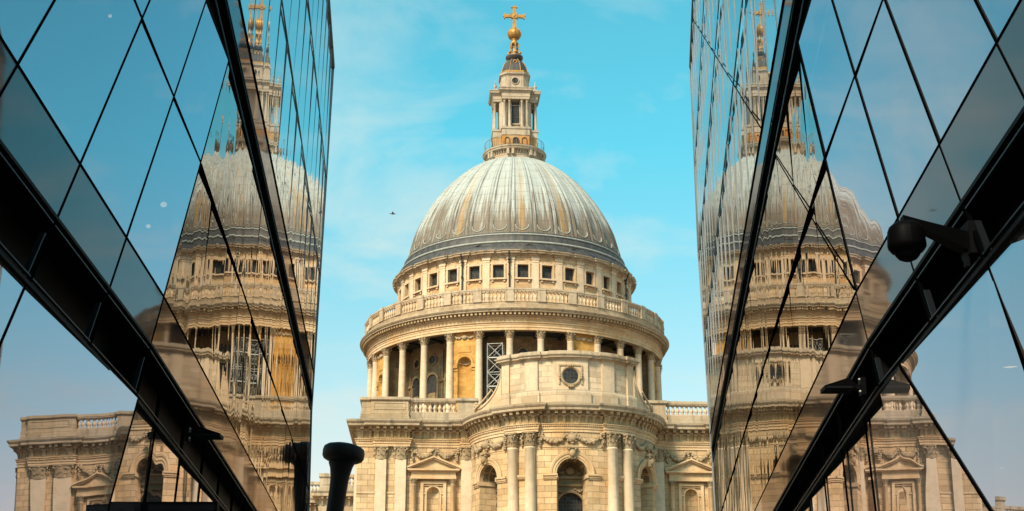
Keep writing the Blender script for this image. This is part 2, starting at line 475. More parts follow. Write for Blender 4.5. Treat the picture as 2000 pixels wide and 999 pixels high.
# --- shared shapes
def capital(r, h, sq=False, flat=1.0):
    """corinthian capital from z 0 to h: bell, two rows of leaves, volutes, abacus"""
    m = M()
    m.lathe([(r * 0.98, 0), (r * 1.06, h * .03), (r * 0.98, h * .07), (r * 0.96, h * .3), (r * 1.04, h * .6), (r * 1.25, h * .84)], 16)
    for row, (z0, hh, n, ph) in enumerate(((0.06, 0.36, 8, 0), (0.30, 0.40, 8, pi / 8))):
        for i in range(n):
            a = 2 * pi * i / n + ph
            wd = r * .34
            rows = []
            for q, (dz, dr, w) in enumerate(((0, 1.0, .9), (.5, 1.08, 1.0), (.88, 1.24, .8), (1.0, 1.45, .45), (.84, 1.56, .2))):
                rr = r * dr * (1.0 if row == 0 else 1.06); z = h * (z0 + hh * dz)
                c0 = P(rr, a, z); tx, ty = cos(a), sin(a)
                rows.append([(c0[0] - tx * wd * w, c0[1] - ty * wd * w, z), (c0[0] + sin(a) * r * .09, c0[1] - cos(a) * r * .09, z + h * .01), (c0[0] + tx * wd * w, c0[1] + ty * wd * w, z)])
            m.grid(rows)
    for i in range(4):
        a = pi / 4 + i * pi / 2
        c0 = P(r * 1.52, a)
        m.blob((c0[0], c0[1], h * .77), r * .23, (1, 1, 1.0), 6, 4)
        m.tube([P(r * 1.02, a, h * .5), P(r * 1.2, a, h * .74), P(r * 1.46, a, h * .86)], r * .1, 5)
        b = i * pi / 2
        m.blob(P(r * 1.27, b, h * .88), r * .18, (1, 1, 1), 6, 4)
    # abacus with hollow sides
    pts = []
    for i in range(4):
        a = pi / 4 + i * pi / 2
        pts += [P(r * 1.72, a - .1), P(r * 1.72, a + .1), P(r * 1.34, a + pi / 4 - .12), P(r * 1.34, a + pi / 4 + .12)]
    m.mould(pts, [(-.3 * r, h * .88), (-.03 * r, h * .88), (0, h * .93), (.05 * r, h * .95), (.05 * r, h), (-.4 * r, h)], True)
    if flat != 1.0: m.v = [(x, y * flat, z) for x, y, z in m.v]
    return m
def baluster(h, r):
    m = M()
    b = r * .95
    m.box(-b, b, -b, b, 0, h * .09)
    m.lathe([(r * .62, h * .09), (r * .8, h * .14), (r * .55, h * .2), (r * .78, h * .3), (r * 1.0, h * .42), (r * .9, h * .52), (r * .58, h * .66), (r * .46, h * .76), (r * .5, h * .82), (r * .72, h * .86), (r * .6, h * .9)], 10)
    m.box(-b, b, -b, b, h * .9, h)
    return m
def along(path, spacing, inset=0.0, closed=False):
    out = []
    n = len(path)
    for i in range(n if closed else n - 1):
        a, b = path[i], path[(i + 1) % n]
        out.append((a, b))
    # merge nearly collinear runs (arcs) into one run
    runs = []; cur = [out[0]]
    for s0, s1 in zip(out, out[1:]):
        a0 = atan2(s0[1][1] - s0[0][1], s0[1][0] - s0[0][0]); a1 = atan2(s1[1][1] - s1[0][1], s1[1][0] - s1[0][0])
        d = abs((a1 - a0 + pi) % (2 * pi) - pi)
        if d < 0.35: cur.append(s1)
        else: runs.append(cur); cur = [s1]
    runs.append(cur)
    res = []
    for r in runs:
        L = sum(math.dist(a, b) for a, b in r)
        k = int((L - 2 * inset) / spacing + .5)
        if L < spacing * .7: continue
        k = max(k, 1)
        for j in range(k):
            q = inset + (L - 2 * inset) * (j + .5) / k
            for a, b in r:
                l = math.dist(a, b)
                if q <= l:
                    f = q / l
                    res.append((a[0] + (b[0] - a[0]) * f, a[1] + (b[1] - a[1]) * f, atan2(b[1] - a[1], b[0] - a[0]))); break
                q -= l
    return res
def blocks(m, path, spacing, w, d0, d1, z0, z1, closed=False, inset=0.0, slope=0.0):
    """blocks along a path, standing out from offset d0 to d1"""
    for x, y, a in along(path, spacing, inset, closed):
        t = (cos(a), sin(a)); nn = (sin(a), -cos(a))
        def q(s, d, z): return (x + t[0] * s + nn[0] * d, y + t[1] * s + nn[1] * d, z)
        h = w / 2
        p = [q(-h, d0, z0), q(h, d0, z0), q(h, d1 - slope, z0), q(-h, d1 - slope, z0), q(-h, d0, z1), q(h, d0, z1), q(h, d1, z1), q(-h, d1, z1)]
        for f in ((0, 1, 2, 3), (7, 6, 5, 4), (3, 2, 6, 7), (0, 3, 7, 4), (2, 1, 5, 6)): m.face([p[i] for i in f])
def arcp(r, a0, a1, n): return [P(r, a0 + (a1 - a0) * i / n) for i in range(n + 1)]
def flat_map(y0=0.0): return lambda u, z, d: (u, y0 - d, z)
def curve_map(r): return lambda u, z, d: P(r + d, u / r, z)
def arch_wall(m, mp, u0, u1, z0, z1, uc, w, zs, depth, zb=None, n=14, k=6):
    def quad(a, b, za0, zb0, za1, zb1, d=0): m.face([mp(a, za0, d), mp(b, zb0, d), mp(b, zb1, d), mp(a, za1, d)], [(a, za0), (b, zb0), (b, zb1), (a, za1)])
    for a, b in ((u0, uc - w), (uc + w, u1)):
        if b - a > 1e-4:
            for i in range(k):
                x0 = a + (b - a) * i / k; x1 = a + (b - a) * (i + 1) / k
                quad(x0, x1, z0, z0, z1, z1)
    us = [uc - w * cos(pi * i / n) for i in range(n + 1)]; zt = [zs + w * sin(pi * i / n) for i in range(n + 1)]
    lo = zb if zb is not None else z0
    for i in range(n):
        quad(us[i], us[i + 1], zt[i], zt[i + 1], z1, z1)
        if zb is not None: quad(us[i], us[i + 1], z0, z0, zb, zb)
        m.face([mp(us[i + 1], zt[i + 1], 0), mp(us[i], zt[i], 0), mp(us[i], zt[i], -depth), mp(us[i + 1], zt[i + 1], -depth)],
               [(us[i + 1], 0), (us[i], 0), (us[i], depth), (us[i + 1], depth)])
    for sgn in (-1, 1):
        u = uc + sgn * w
        m.face([mp(u, lo, 0), mp(u, zs, 0), mp(u, zs, -depth), mp(u, lo, -depth)], [(0, lo), (0, zs), (depth, zs), (depth, lo)])
    if zb is not None:
        m.face([mp(uc - w, zb, 0), mp(uc + w, zb, 0), mp(uc + w, zb, -depth), mp(uc - w, zb, -depth)])
def archivolt(m, mp, uc, zs, w, prof, n=18, legs=None):
    """ring moulding; prof = [(radius added, outward d)]"""
    rows = []
    for rr, d in prof:
        row = []
        if legs: row.append(mp(uc - (w + rr), legs, d))
        row += [mp(uc - (w + rr) * cos(pi * i / n), zs + (w + rr) * sin(pi * i / n), d) for i in range(n + 1)]
        if legs: row.append(mp(uc + (w + rr), legs, d))
        rows.append(row)
    m.grid(rows, None, False)
def niche(m, mp, uc, w, zs, zb, k=1.0, n=12):
    zsn = [zb + (zs - zb) * i / 6 for i in range(7)] + [zs + w * sin(pi / 2 * i / 8) for i in range(1, 9)]
    rows = []; uvs = []
    for z in zsn:
        hw = sqrt(max(0, w * w - (z - zs) ** 2)) if z > zs else w
        row = []; uv = []
        for i in range(n + 1):
            a = pi * i / n
            row.append(mp(uc - hw * cos(a), z, -k * hw * sin(a))); uv.append((uc - hw * cos(a), z))
        rows.append(row); uvs.append(uv)
    m.grid(rows, uvs, True)
def fan(m, mp, uc, zs, w, d, lo):
    """a flat panel with an arched top"""
    n = 16
    pts = [mp(uc - w, lo, d), mp(uc + w, lo, d)] + [mp(uc + w * cos(pi * i / n), zs + w * sin(pi * i / n), d) for i in range(n + 1)]
    uv = [(uc - w, lo), (uc + w, lo)] + [(uc + w * cos(pi * i / n), zs + w * sin(pi * i / n)) for i in range(n + 1)]
    m.face(pts, uv)
def pbox(m, mp, u0, u1, z0, z1, d0, d1, n=1):
    """box on a mapped wall between offsets d0 and d1"""
    for i in range(n):
        a = u0 + (u1 - u0) * i / n; b = u0 + (u1 - u0) * (i + 1) / n
        m.face([mp(a, z0, d1), mp(b, z0, d1), mp(b, z1, d1), mp(a, z1, d1)], [(a, z0), (b, z0), (b, z1), (a, z1)])
        m.face([mp(a, z1, d0), mp(a, z1, d1), mp(b, z1, d1), mp(b, z1, d0)])
        m.face([mp(a, z0, d0), mp(b, z0, d0), mp(b, z0, d1), mp(a, z0, d1)])
    m.face([mp(u0, z0, d0), mp(u0, z0, d1), mp(u0, z1, d1), mp(u0, z1, d0)])
    m.face([mp(u1, z0, d1), mp(u1, z0, d0), mp(u1, z1, d0), mp(u1, z1, d1)])
def wire_ring(m, mp, uc, zc, r, d, tr, n=24):
    pts = [mp(uc + r * cos(2 * pi * i / n), zc + r * sin(2 * pi * i / n), d) for i in range(n + 1)]
    m.tube(pts, tr, 6, caps=False)
def swag(m, mp, u0, u1, z, drop, d, r=.1, n=13, jit=.03, rnd=random.Random(3)):
    for i in range(n):
        t = i / (n - 1)
        zz = z - drop * 4 * t * (1 - t)
        k = r * (0.7 + .6 * 4 * t * (1 - t))
        u = u0 + (u1 - u0) * t
        for q in range(2):
            m.blob(mp(u + rnd.uniform(-jit, jit), zz + rnd.uniform(-r, r) * .7, d + rnd.uniform(-.02, .05)), k * rnd.uniform(.75, 1.1), (1, 1, 1), 6, 4)
def bunch(m, mp, u, z0, z1, d, r=.1, rnd=random.Random(5)):
    k = max(3, int((z1 - z0) / (r * .9)))
    for i in range(k):
        t = i / (k - 1)
        for q in range(2):
            m.blob(mp(u + rnd.uniform(-r, r) * (1.15 - t * .7), z1 - (z1 - z0) * t, d + rnd.uniform(0, .06)), r * rnd.uniform(.7, 1.1) * (1.05 - .3 * t), (1, 1, 1), 6, 4)

# ================================================================= dome and drum (local frame: axis at the origin, -y to the east)
m = M(); m.lathe([(22.5, 0), (22.5, 38.0), (22.7, 38.2), (22.7, 38.6), (17.5, 38.6)], 96, uvr=22.5)
dpart('drum_podium', m, 'warm_ashlar')
# inner drum wall behind the columns
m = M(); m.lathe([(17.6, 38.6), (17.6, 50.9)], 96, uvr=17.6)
wall = dpart('drum_wall', m, 'recess_stone')
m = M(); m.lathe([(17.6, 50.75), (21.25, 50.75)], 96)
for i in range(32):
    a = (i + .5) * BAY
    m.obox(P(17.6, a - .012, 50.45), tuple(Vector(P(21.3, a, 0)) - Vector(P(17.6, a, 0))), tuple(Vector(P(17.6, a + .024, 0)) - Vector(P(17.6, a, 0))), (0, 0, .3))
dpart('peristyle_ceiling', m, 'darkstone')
# drum windows and niches behind the open bays
def make_drum_window():
    mp = curve_map(17.6)
    f = M()
    archivolt(f, mp, 0, 45.3, .95, [(0, -.02), (0, .22), (.1, .26), (.3, .22), (.34, .12), (.34, 0)], 14, legs=41.0)
    pbox(f, mp, -1.5, -.95, 45.0, 45.35, 0, .28, 2); pbox(f, mp, .95, 1.5, 45.0, 45.35, 0, .28, 2)
    for s in (-1, 1):
        pbox(f, mp, s * 1.68 - .28, s * 1.68 + .28, 38.6, 49.6, 0, .22, 1)
        f.blob(mp(s * 1.68, 45.1, .2), .34, (1, 1, .9), 8, 5)
    wire_ring(f, mp, 0, 48.4, .72, .1, .16, 20)
    pbox(f, mp, -.62, .62, 40.0, 43.6, 0, .12, 1)
    o = obj('drum_window', f, MAT['recess_stone'])
    p = M(); fan(p, mp, 0, 45.3, .95, .06, 43.6)
    n = 18; p.face([mp(.62 * cos(2 * pi * i / n), 48.4 + .62 * sin(2 * pi * i / n), .05) for i in range(n)], [(.62 * cos(2 * pi * i / n), .62 * sin(2 * pi * i / n)) for i in range(n)])
    pbox(p, mp, -.45, .45, 38.8, 42.0, .10, .15, 1)
    obj('pane', p, MAT['pane'], o)
    return o
dw = Inst(make_drum_window)
def wrapa(a): return (a + pi) % (2 * pi) - pi
for i in range(32):
    a = wrapa(i * BAY)
    if i % 4 == 2 or abs(a) > R(100): continue
    dw.put((0, 0, 0), a + DR, cath)
# solid niche bays: one bay in four
def make_niche_bay():
    mp = curve_map(21.45); w = M(); hw = 1.75
    arch_wall(w, mp, -hw, hw, 38.6, 50.6, 0, 1.0, 46.1, .05, zb=40.2, n=14, k=2)
    niche(w, mp, 0, 1.0, 46.1, 40.2, .85)
    side = M()
    for s in (-1, 1): side.face([mp(s * hw, 38.6, 0), mp(s * hw, 50.6, 0), mp(s * hw * .84, 50.6, -3.8), mp(s * hw * .84, 38.6, -3.8)])
    archivolt(w, mp, 0, 46.1, 1.0, [(0, 0), (.02, .1), (.2, .14), (.36, .16), (.4, .08), (.4, 0)], 16)
    for s in (-1, 1):
        pbox(w, mp, min(s * 1.0, s * 1.72), max(s * 1.0, s * 1.72), 45.6, 46.1, 0, .16, 1)
        pbox(w, mp, min(s * 1.0, s * 1.72), max(s * 1.0, s * 1.72), 45.2, 45.3, 0, .1, 1)
    pbox(w, mp, -.95, .95, 47.75, 48.0, 0, .08, 1)
    pbox(w, mp, -.8, .8, 48.0, 48.9, 0, .05, 1); pbox(w, mp, -1.15, 1.15, 39.75, 40.15, 0, .2, 2)
    o = obj('niche_bay', w, MAT['orange'])
    obj('bay_side', side, MAT['recess_stone'], o)
    c = M(); rd = random.Random(2)
    for s in (-1, 1):
        swag(c, mp, s * .3, s * 1.5, 50.1, .35, .08, .13, 8, rnd=rd)
    c.blob(mp(0, 49.85, .1), .42, (1, .5, .8), 10, 6)
    for s in range(7): 
        t = pi * (s + .5) / 7
        c.tube([mp(0, 46.1, -.70), mp(-.6 * cos(t), 46.1 + .6 * sin(t), -.60), mp(-.9 * cos(t), 46.1 + .9 * sin(t), -.12)], .055, 5)
    obj('carving', c, MAT['carved'], o)
    return o
nb = Inst(make_niche_bay)
for i in range(32):
    if i % 4 == 2: nb.put((0, 0, 0), i * BAY + DR, cath)
# peristyle columns
def make_column():
    s = M()
    s.box(-.68, .68, -.68, .68, 38.6, 38.95)
    s.lathe([(.66, 38.95), (.7, 39.05), (.66, 39.2), (.57, 39.25), (.6, 39.38), (.56, 39.46), (.52, 39.55), (.515, 42.5), (.5, 44.5), (.47, 47), (.445, 49.1), (.47, 49.15), (.47, 49.25), (.44, 49.3)], 20, uvr=.5)
    o = obj('column', s, MAT['column'])
    c = capital(.46, 1.22); k = obj('capital', c, MAT['carved'], o, (0, 0, 49.28))
    return o
pc = Inst(make_column)
for i in range(32):
    a = (i + .5) * BAY
    loc, rz = dpos(21.65, a)
    pc.put(loc, rz, cath)
# entablature of the peristyle
m = M()
m.lathe([(21.2, 50.75), (21.2, 50.5), (22.1, 50.5)], 128, uvr=22)
m.lathe([(22.1, 50.5), (22.1, 50.85), (22.17, 50.87), (22.17, 51.2), (22.24, 51.22), (22.24, 51.38), (22.4, 51.5), (22.4, 51.56), (22.1, 51.6)], 128, uvr=22, smooth=False)
dpart('architrave', m, 'warm')
m = M(); m.lathe([(22.1, 51.6), (22.1, 52.28)], 128, uvr=22)
dpart('frieze', m, stone('peristyle_frieze_stone', *WARM, joints=(2.1, 0.8), streak=0.3, jd=0.8))
m = M()
m.lathe([(22.1, 52.28), (22.3, 52.36), (22.34, 52.5), (22.34, 52.82), (22.6, 52.86), (23.15, 52.88), (23.17, 53.05), (23.28, 53.1), (23.42, 53.28), (23.42, 53.36), (22.7, 53.52), (17.0, 53.55)], 160, uvr=23, smooth=False)
co = dpart('cornice', m, 'weather')
m = M(); blocks(m, arcp(22.34, -pi, pi, 180), .585, .3, 0, .62, 52.5, 52.85)
dpart('modillion', m, 'block', co)
# stone gallery balustrade
m = M(); m.lathe([(22.75, 53.5), (22.75, 53.75), (22.62, 53.8), (22.62, 54.3), (22.7, 54.36), (22.1, 54.36)], 128, uvr=22.6, smooth=False)
dpart('gallery_plinth', m, stone('gallery_plinth_stone', *GREY, joints=(1.8, 0.9), streak=0.5, jd=0.75))
def make_bay():
    q = M(); a0 = .5 * BAY
    e = .56 / 22.4
    q.lathe([(22.1, 55.85), (22.1, 56.0), (22.08, 56.05), (22.08, 56.26), (22.12, 56.3), (22.66, 56.3), (22.7, 56.26), (22.7, 56.05), (22.64, 56.0), (22.64, 55.85), (22.1, 55.85)], 8, -a0 + e, a0 - e, smooth=False)
    o = obj('balustrade', q, MAT['weather'])
    b = baluster(1.49, .21)
    bm_ = b.mesh('baluster', MAT['pale'])
    for j in range(6):
        a = (-a0 + e) + (2 * (a0 - e)) * (j + .5) / 6
        obj('baluster', bm_, None, o, P(22.38, a, 54.36), a)
    return o
bays = Inst(make_bay)
for i in range(32):
    a = wrapa(i * BAY)
    if abs(a) > R(84): continue
    bays.put((0, 0, 0), a + DR, cath)
q = M()
q.lathe([(22.1, 54.36), (22.1, 56.3), (22.66, 56.3), (22.66, 54.36)], 60, R(90), R(270), smooth=False)
dpart('rear_parapet', q, 'weather')
def make_pedestal():
    q = M()
    q.box(-.56, .56, -22.74, -22.04, 54.36, 56.0); q.box(-.6, .6, -22.79, -21.99, 56.0, 56.34); q.box(-.6, .6, -22.79, -21.99, 54.36, 54.55)
    return obj('pedestal', q, MAT['weather'])
pd = Inst(make_pedestal)
for i in range(32):
    a = wrapa((i + .5) * BAY)
    if abs(a) > R(100): continue
    pd.put((0, 0, 0), a + DR, cath)
# attic with windows
RA = 17.75; mp = curve_map(RA); w = M()
ww, zb, zt = .78, 59.25, 61.2
for i in range(32):
    u0 = (i - .5) * BAY * RA; u1 = (i + .5) * BAY * RA; uc = i * BAY * RA
    us = [u0, u0 + .8, uc - ww, uc + ww, u1 - .8, u1]
    for k in range(5):
        a, b = us[k], us[k + 1]
        for z0, z1 in ((53.5, zb), (zb, zt), (zt, 62.5)):
            if k == 2 and z0 == zb: continue
            w.face([mp(a, z0, 0), mp(b, z0, 0), mp(b, z1, 0), mp(a, z1, 0)], [(a, z0), (b, z0), (b, z1), (a, z1)])
    for q in (-1, 1):
        w.face([mp(uc + q * ww, zb, 0), mp(uc + q * ww, zt, 0), mp(uc + q * ww, zt, -.55), mp(uc + q * ww, zb, -.55)])
    for z in (zb, zt): w.face([mp(uc - ww, z, 0), mp(uc + ww, z, 0), mp(uc + ww, z, -.55), mp(uc - ww, z, -.55)])
dpart('attic_wall', w, stone('attic_stone', *WARM, joints=(1.4, 0.62), streak=0.25, jd=0.8))
def make_attic_window():
    mp = curve_map(RA); f = M()
    for s in (-1, 1):
        pbox(f, mp, min(s * ww, s * (ww + .26)), max(s * ww, s * (ww + .26)), zb - .05, zt + .28, 0, .13)
    pbox(f, mp, -ww, ww, zt, zt + .28, 0, .13, 2)
    pbox(f, mp, -ww - .55, -ww + .1, zt + .1, zt + .42, .0, .11); pbox(f, mp, ww - .1, ww + .55, zt + .1, zt + .42, 0, .11)
    pbox(f, mp, -.5, .5, zt + .28, zt + .5, 0, .12)
    pbox(f, mp, -ww - .38, ww + .38, zb - .28, zb - .05, 0, .34, 2)
    for s in (-1, 1): pbox(f, mp, s * (ww + .05) - .14, s * (ww + .05) + .14, zb - .58, zb - .28, 0, .2)
    o = obj('attic_window', f, MAT['pale'])
    p = M(); pbox(p, mp, -ww, ww, zb, zt, -.75, -.5)
    p.face([mp(-ww, zb, -.49), mp(ww, zb, -.49), mp(ww, zt, -.49), mp(-ww, zt, -.49)], [(-ww, zb), (ww, zb), (ww, zt), (-ww, zt)])
    obj('pane', p, MAT['pane'], o)
    return o
aw = Inst(make_attic_window)
def make_attic_pilaster():
    q = M(); mp = curve_map(RA)
    pbox(q, mp, -.5, .5, 53.5, 61.9, 0, .17, 2); pbox(q, mp, -.56, .56, 61.55, 61.7, .17, .22, 2); pbox(q, mp, -.6, .6, 61.9, 62.3, 0, .25, 2)
    return obj('attic_pilaster', q, MAT['column'])
ap = Inst(make_attic_pilaster)
for i in range(32):
    if abs(wrapa(i * BAY)) < R(102): aw.put((0, 0, 0), i * BAY + DR, cath)
    if abs(wrapa((i + .5) * BAY)) < R(105): ap.put((0, 0, 0), (i + .5) * BAY + DR, cath)
path = []
for i in range(32):
    c0 = (i + .5) * BAY - pi; e = .62 / RA
    path += [P(RA, c0 - BAY * .5), P(RA, c0 - BAY * .3), P(RA, c0 - e), P(RA + .2, c0 - e), P(RA + .2, c0), P(RA + .2, c0 + e), P(RA, c0 + e), P(RA, c0 + BAY * .3)]
m = M(); m.mould(path, [(-.1, 62.2), (.06, 62.25), (.1, 62.42), (.24, 62.5), (.24, 62.68), (.62, 62.74), (.66, 62.92), (.78, 63.02), (.82, 63.16), (.6, 63.2), (-.6, 63.3)], True)
blocks(m, arcp(RA + .24, -pi, pi, 160), .34, .17, -.05, .14, 62.52, 62.7)
dpart('attic_cornice', m, 'weather')
for a in (R(-11.25 * 2.5), R(-11.25 * .5 - 3.6 + 3.0), R(11.25 * 5.5)):
    q = M(); q.tube([P(RA + .42, a, 53.6), P(RA + .42, a, 61.8), P(RA + .95, a, 63.0)], .1, 8)
    for z in (55.5, 57.5, 59.5, 61.3): q.lathe([(.17, z), (.17, z + .25)], 8, c=P(RA + .42, a))
    q.blob(P(RA + .42, a, 61.9), .26, (1, 1, .9), 8, 4)
    dpart('rainwater_pipe', q, 'iron')
# lead skirt with two pale rolls
m = M(); m.lathe([(18.5, 63.22), (18.42, 63.55), (18.0, 63.95), (17.6, 64.35), (17.52, 64.55)], 128)
m.lathe([(17.35, 64.85), (17.2, 65.2), (17.18, 65.6), (17.0, 65.72), (16.98, 65.9)], 128)
m.lathe([(16.85, 66.15), (16.66, 66.25), (16.58, 66.5)], 128)
dpart('lead_skirt', m, 'darklead')
m = M(); m.lathe([(17.5, 64.5), (17.66, 64.58), (17.68, 64.72), (17.56, 64.84), (17.3, 64.9)], 128)
m.lathe([(16.95, 65.88), (17.08, 65.95), (17.08, 66.06), (16.95, 66.16), (16.8, 66.2)], 128)
dpart('lead_roll', m, 'roll')
for a in (-21, 2, 24, 50):
    q = M(); a = R(a)
    q.tube([P(17.75, a - .03, 64.05), P(18.0, a, 64.12), P(18.05, a + .035, 64.3)], .09, 6)
    dpart('roof_hatch_bar', q, 'iron')
# the ribbed dome
prof = [(66.25, 16.6), (67.2, 16.42), (68.6, 16.05), (70.7, 15.45), (73.4, 14.2), (75.8, 12.75), (78.0, 11.05), (80.0, 9.15), (81.5, 7.3), (82.5, 5.6), (83.0, 4.2)]
def domer(z):
    # smooth interpolation of R^2 over z
    for (za, ra), (zc, rc) in zip(prof, prof[1:]):
        if z <= zc:
            i = prof.index((za, ra))
            p0 = prof[max(i - 1, 0)]; p3 = prof[min(i + 2, len(prof) - 1)]
            t = (z - za) / (zc - za); h = zc - za
            s1 = (rc * rc - p0[1] ** 2) / (zc - p0[0]) if i else (rc * rc - ra * ra) / h
            s2 = (p3[1] ** 2 - ra * ra) / (p3[0] - za)
            a, b = ra * ra, rc * rc
            v = (2 * t ** 3 - 3 * t * t + 1) * a + (t ** 3 - 2 * t * t + t) * h * s1 + (3 * t * t - 2 * t ** 3) * b + (t ** 3 - t * t) * h * s2
            return sqrt(max(v, .01))
    return prof[-1][1]
zs_ = [66.25 + .11 * i for i in range(22)]
while zs_[-1] < 82.7: zs_.append(zs_[-1] + (.5 if zs_[-1] < 79 else .25))
zs_.append(82.99)
offs = [-.5, -.47, -.445, -.41, -.385, -.35, -.335, -.315, -.30, -.285, -.26, -.2, -.12, 0, .12, .2, .26, .285, .30, .315, .335, .35, .385, .41, .445, .47]
rows = []; uvs = []
ZU = 67.75      # where the U-shaped panel bottoms spring
def panel(o, z):
    w = .305
    if abs(o) >= w: return 0.0
    lim = ZU - .95 * sqrt(max(0, 1 - (o / w) ** 2))
    return 1.0 if z > lim else 0.0
for z in zs_:
    r0 = domer(z); row = []; uv = []
    sc = min(1, r0 / 12)
    for i in range(32):
        for o in offs:
            d = 0.0
            ao = abs(o)
            if panel(o, z): d = -.24 + .05 * (ao / .3) ** 2
            else:
                if .335 < ao < .385: d = .1
                elif ao >= .46: d = -.10
                elif ao >= .385: d = .02
                if z < 66.9: d *= .5
            row.append(P(r0 + d * sc, (i + o) * BAY - pi, z)); uv.append((i + o + 100.5, z))
    row.append(row[0]); uv.append((32 - .5 + 100.5, z))
    rows.append(row); uvs.append(uv)
m = M(); m.grid(rows, uvs, True)
dome = dpart('dome', m, 'dome')
def make_roll():
    q = M()
    pts = []
    for k in range(13):
        t = pi * k / 12; o = -.305 * cos(t); z = ZU - .95 * sin(t)
        pts.append(P(domer(z) + .02, o * BAY, z))
    q.tube(pts, .085, 6)
    return q.mesh('panel_roll', MAT['roll'])
pr = make_roll()
for i in range(32): obj('panel_roll', pr, None, dome, (0, 0, 0), i * BAY)

# ------------------------------------------------------------------ lantern
m = M(); m.lathe([(4.6, 81.9), (4.3, 82.6), (4.25, 83.4), (4.3, 83.45), (4.3, 84.2), (4.45, 84.25), (4.9, 84.32), (4.95, 84.52), (5.06, 84.62), (5.1, 84.78), (5.02, 84.88), (4.6, 85.0), (3.0, 85.05)], 64, smooth=False)
dpart('lantern_cornice', m, 'lantern')
m = M()
for i in range(16):
    a = (i + (.3 if i % 2 else -.3)) * pi / 8
    c = P(4.45, a)
    m.box(-.2, .2, -.42, .3, 83.4, 84.3, a, c)
blocks(m, arcp(4.3, -pi, pi, 64), .42, .16, -.05, .35, 83.75, 84.22, slope=.2)
dpart('cornice_bracket', m, 'lantern')
q = M()
for z in (85.08, 86.55): q.tube([P(4.72, 2 * pi * i / 48, z) for i in range(49)], .03, 5, caps=False)
for i in range(72): q.tube([P(4.72, 2 * pi * i / 72, 84.9), P(4.72, 2 * pi * i / 72, 86.55)], .012 if i % 6 else .04, 4)
dpart('gallery_railing', q, 'rail')
A, B_ = 2.2, 3.55
def cross(a, b): return [(-a, -b), (a, -b), (a, -a), (b, -a), (b, a), (a, a), (a, b), (-a, b), (-a, a), (-b, a), (-b, -a), (-a, -a)]
cp = cross(A, B_)
m = M(); m.mould(cp, [(-.06, 84.7), (-.06, 87.0), (.0, 87.05)], True)
dpart('lantern_base', m, 'rusty')
m = M(); m.mould(cp, [(0, 87.0), (.0, 87.9), (.12, 88.05), (.14, 88.3), (-.1, 88.45), (-1.6, 88.5)], True)
o = dpart('lantern_pedestal', m, 'lantern')
q = M()
for rz in range(4):
    w = M(); mpf = flat_map(-(B_ + .0)); fan(w, mpf, 0, 86.1, .38, .0, 84.8); archivolt(w, mpf, 0, 86.1, .38, [(0, 0), (0, .08), (.14, .08), (.14, 0)], 10, legs=84.8)
    for s in (-1, 1): archivolt(w, mpf, s * 1.35, 86.2, .32, [(0, 0), (0, .05), (.1, .05), (.1, 0)], 10, legs=85.4)
    q.extend(w, lambda p, k=rz: (p[0] * cos(k * pi / 2) - (p[1] + .01) * sin(k * pi / 2), p[0] * sin(k * pi / 2) + (p[1] + .01) * cos(k * pi / 2), p[2]))
dpart('lantern_door', q, 'iron')
cw = [(-1.95, -2.55), (1.95, -2.55), (2.55, -1.95), (2.55, 1.95), (1.95, 2.55), (-1.95, 2.55), (-2.55, 1.95), (-2.55, -1.95)]
m = M(); m.mould(cw, [(0, 88.4), (0, 93.1)], True)
lw = dpart('lantern_wall', m, 'lantern')
def make_lantern_window():
    f = M(); mpf = flat_map(-2.55)
    pbox(f, mpf, -.8, -.62, 89.3, 92.8, 0, .1); pbox(f, mpf, .62, .8, 89.3, 92.8, 0, .1); pbox(f, mpf, -.85, .85, 89.1, 89.3, 0, .16); pbox(f, mpf, -.62, .62, 92.35, 92.45, 0, .1)
    o = obj('lantern_window', f, MAT['lantern'])
    p = M(); pbox(p, mpf, -.62, .62, 89.3, 92.35, -.1, .03); pbox(p, mpf, -.62, .62, 92.45, 93.0, -.1, .03); obj('pane', p, MAT['pane'], o)
    return o
lwi = Inst(make_lantern_window)
for k in range(4): lwi.put((0, 0, 0), k * pi / 2 + DR, cath)
def make_lantern_column():
    s = M(); s.box(-.27, .27, -.27, .27, 88.4, 88.6)
    s.lathe([(.25, 88.6), (.26, 88.7), (.215, 88.78), (.21, 90.5), (.185, 92.75), (.22, 92.78), (.22, 92.86), (.19, 92.9)], 12, uvr=.2)
    o = obj('lantern_column', s, MAT['lantern'])
    obj('capital', capital(.19, .34), MAT['carved'], o, (0, 0, 92.86))
    return o
lc = Inst(make_lantern_column)
for k in range(4):
    for x in (-1.78, -.98, .98, 1.78):
        y = -3.25; a = k * pi / 2 + DR
        lc.put((x * cos(a) - y * sin(a), x * sin(a) + y * cos(a), 0), a, cath)
m = M(); m.mould(cp, [(-1.2, 93.2), (-.05, 93.2), (-.02, 93.55), (.03, 93.6), (.03, 94.2), (.12, 94.3), (.15, 94.45), (.42, 94.55), (.46, 94.8), (.54, 94.9), (.54, 95.02), (.2, 95.12), (-1.6, 95.2)], True)
dpart('lantern_entablature', m, 'lantern')
def make_finial():
    q = M(); q.box(-.28, .28, -.28, .28, 95.1, 95.4)
    q.lathe([(.22, 95.4), (.12, 95.55), (.3, 95.85), (.26, 96.05), (.1, 96.15), (.17, 96.3), (.06, 96.5), (.09, 96.65), (.02, 96.95)], 10)
    return obj('urn_finial', q, MAT['lantern'])
fi = Inst(make_finial)
for x, y in ((-3.2, -1.95), (3.2, -1.95), (-3.2, 1.95), (3.2, 1.95)):
    fi.put((x * cos(DR) - y * sin(DR), x * sin(DR) + y * cos(DR), 0), DR, cath)
e = 1.3
oc = [(-e, -2.2), (e, -2.2), (2.2, -e), (2.2, e), (e, 2.2), (-e, 2.2), (-2.2, e), (-2.2, -e)]
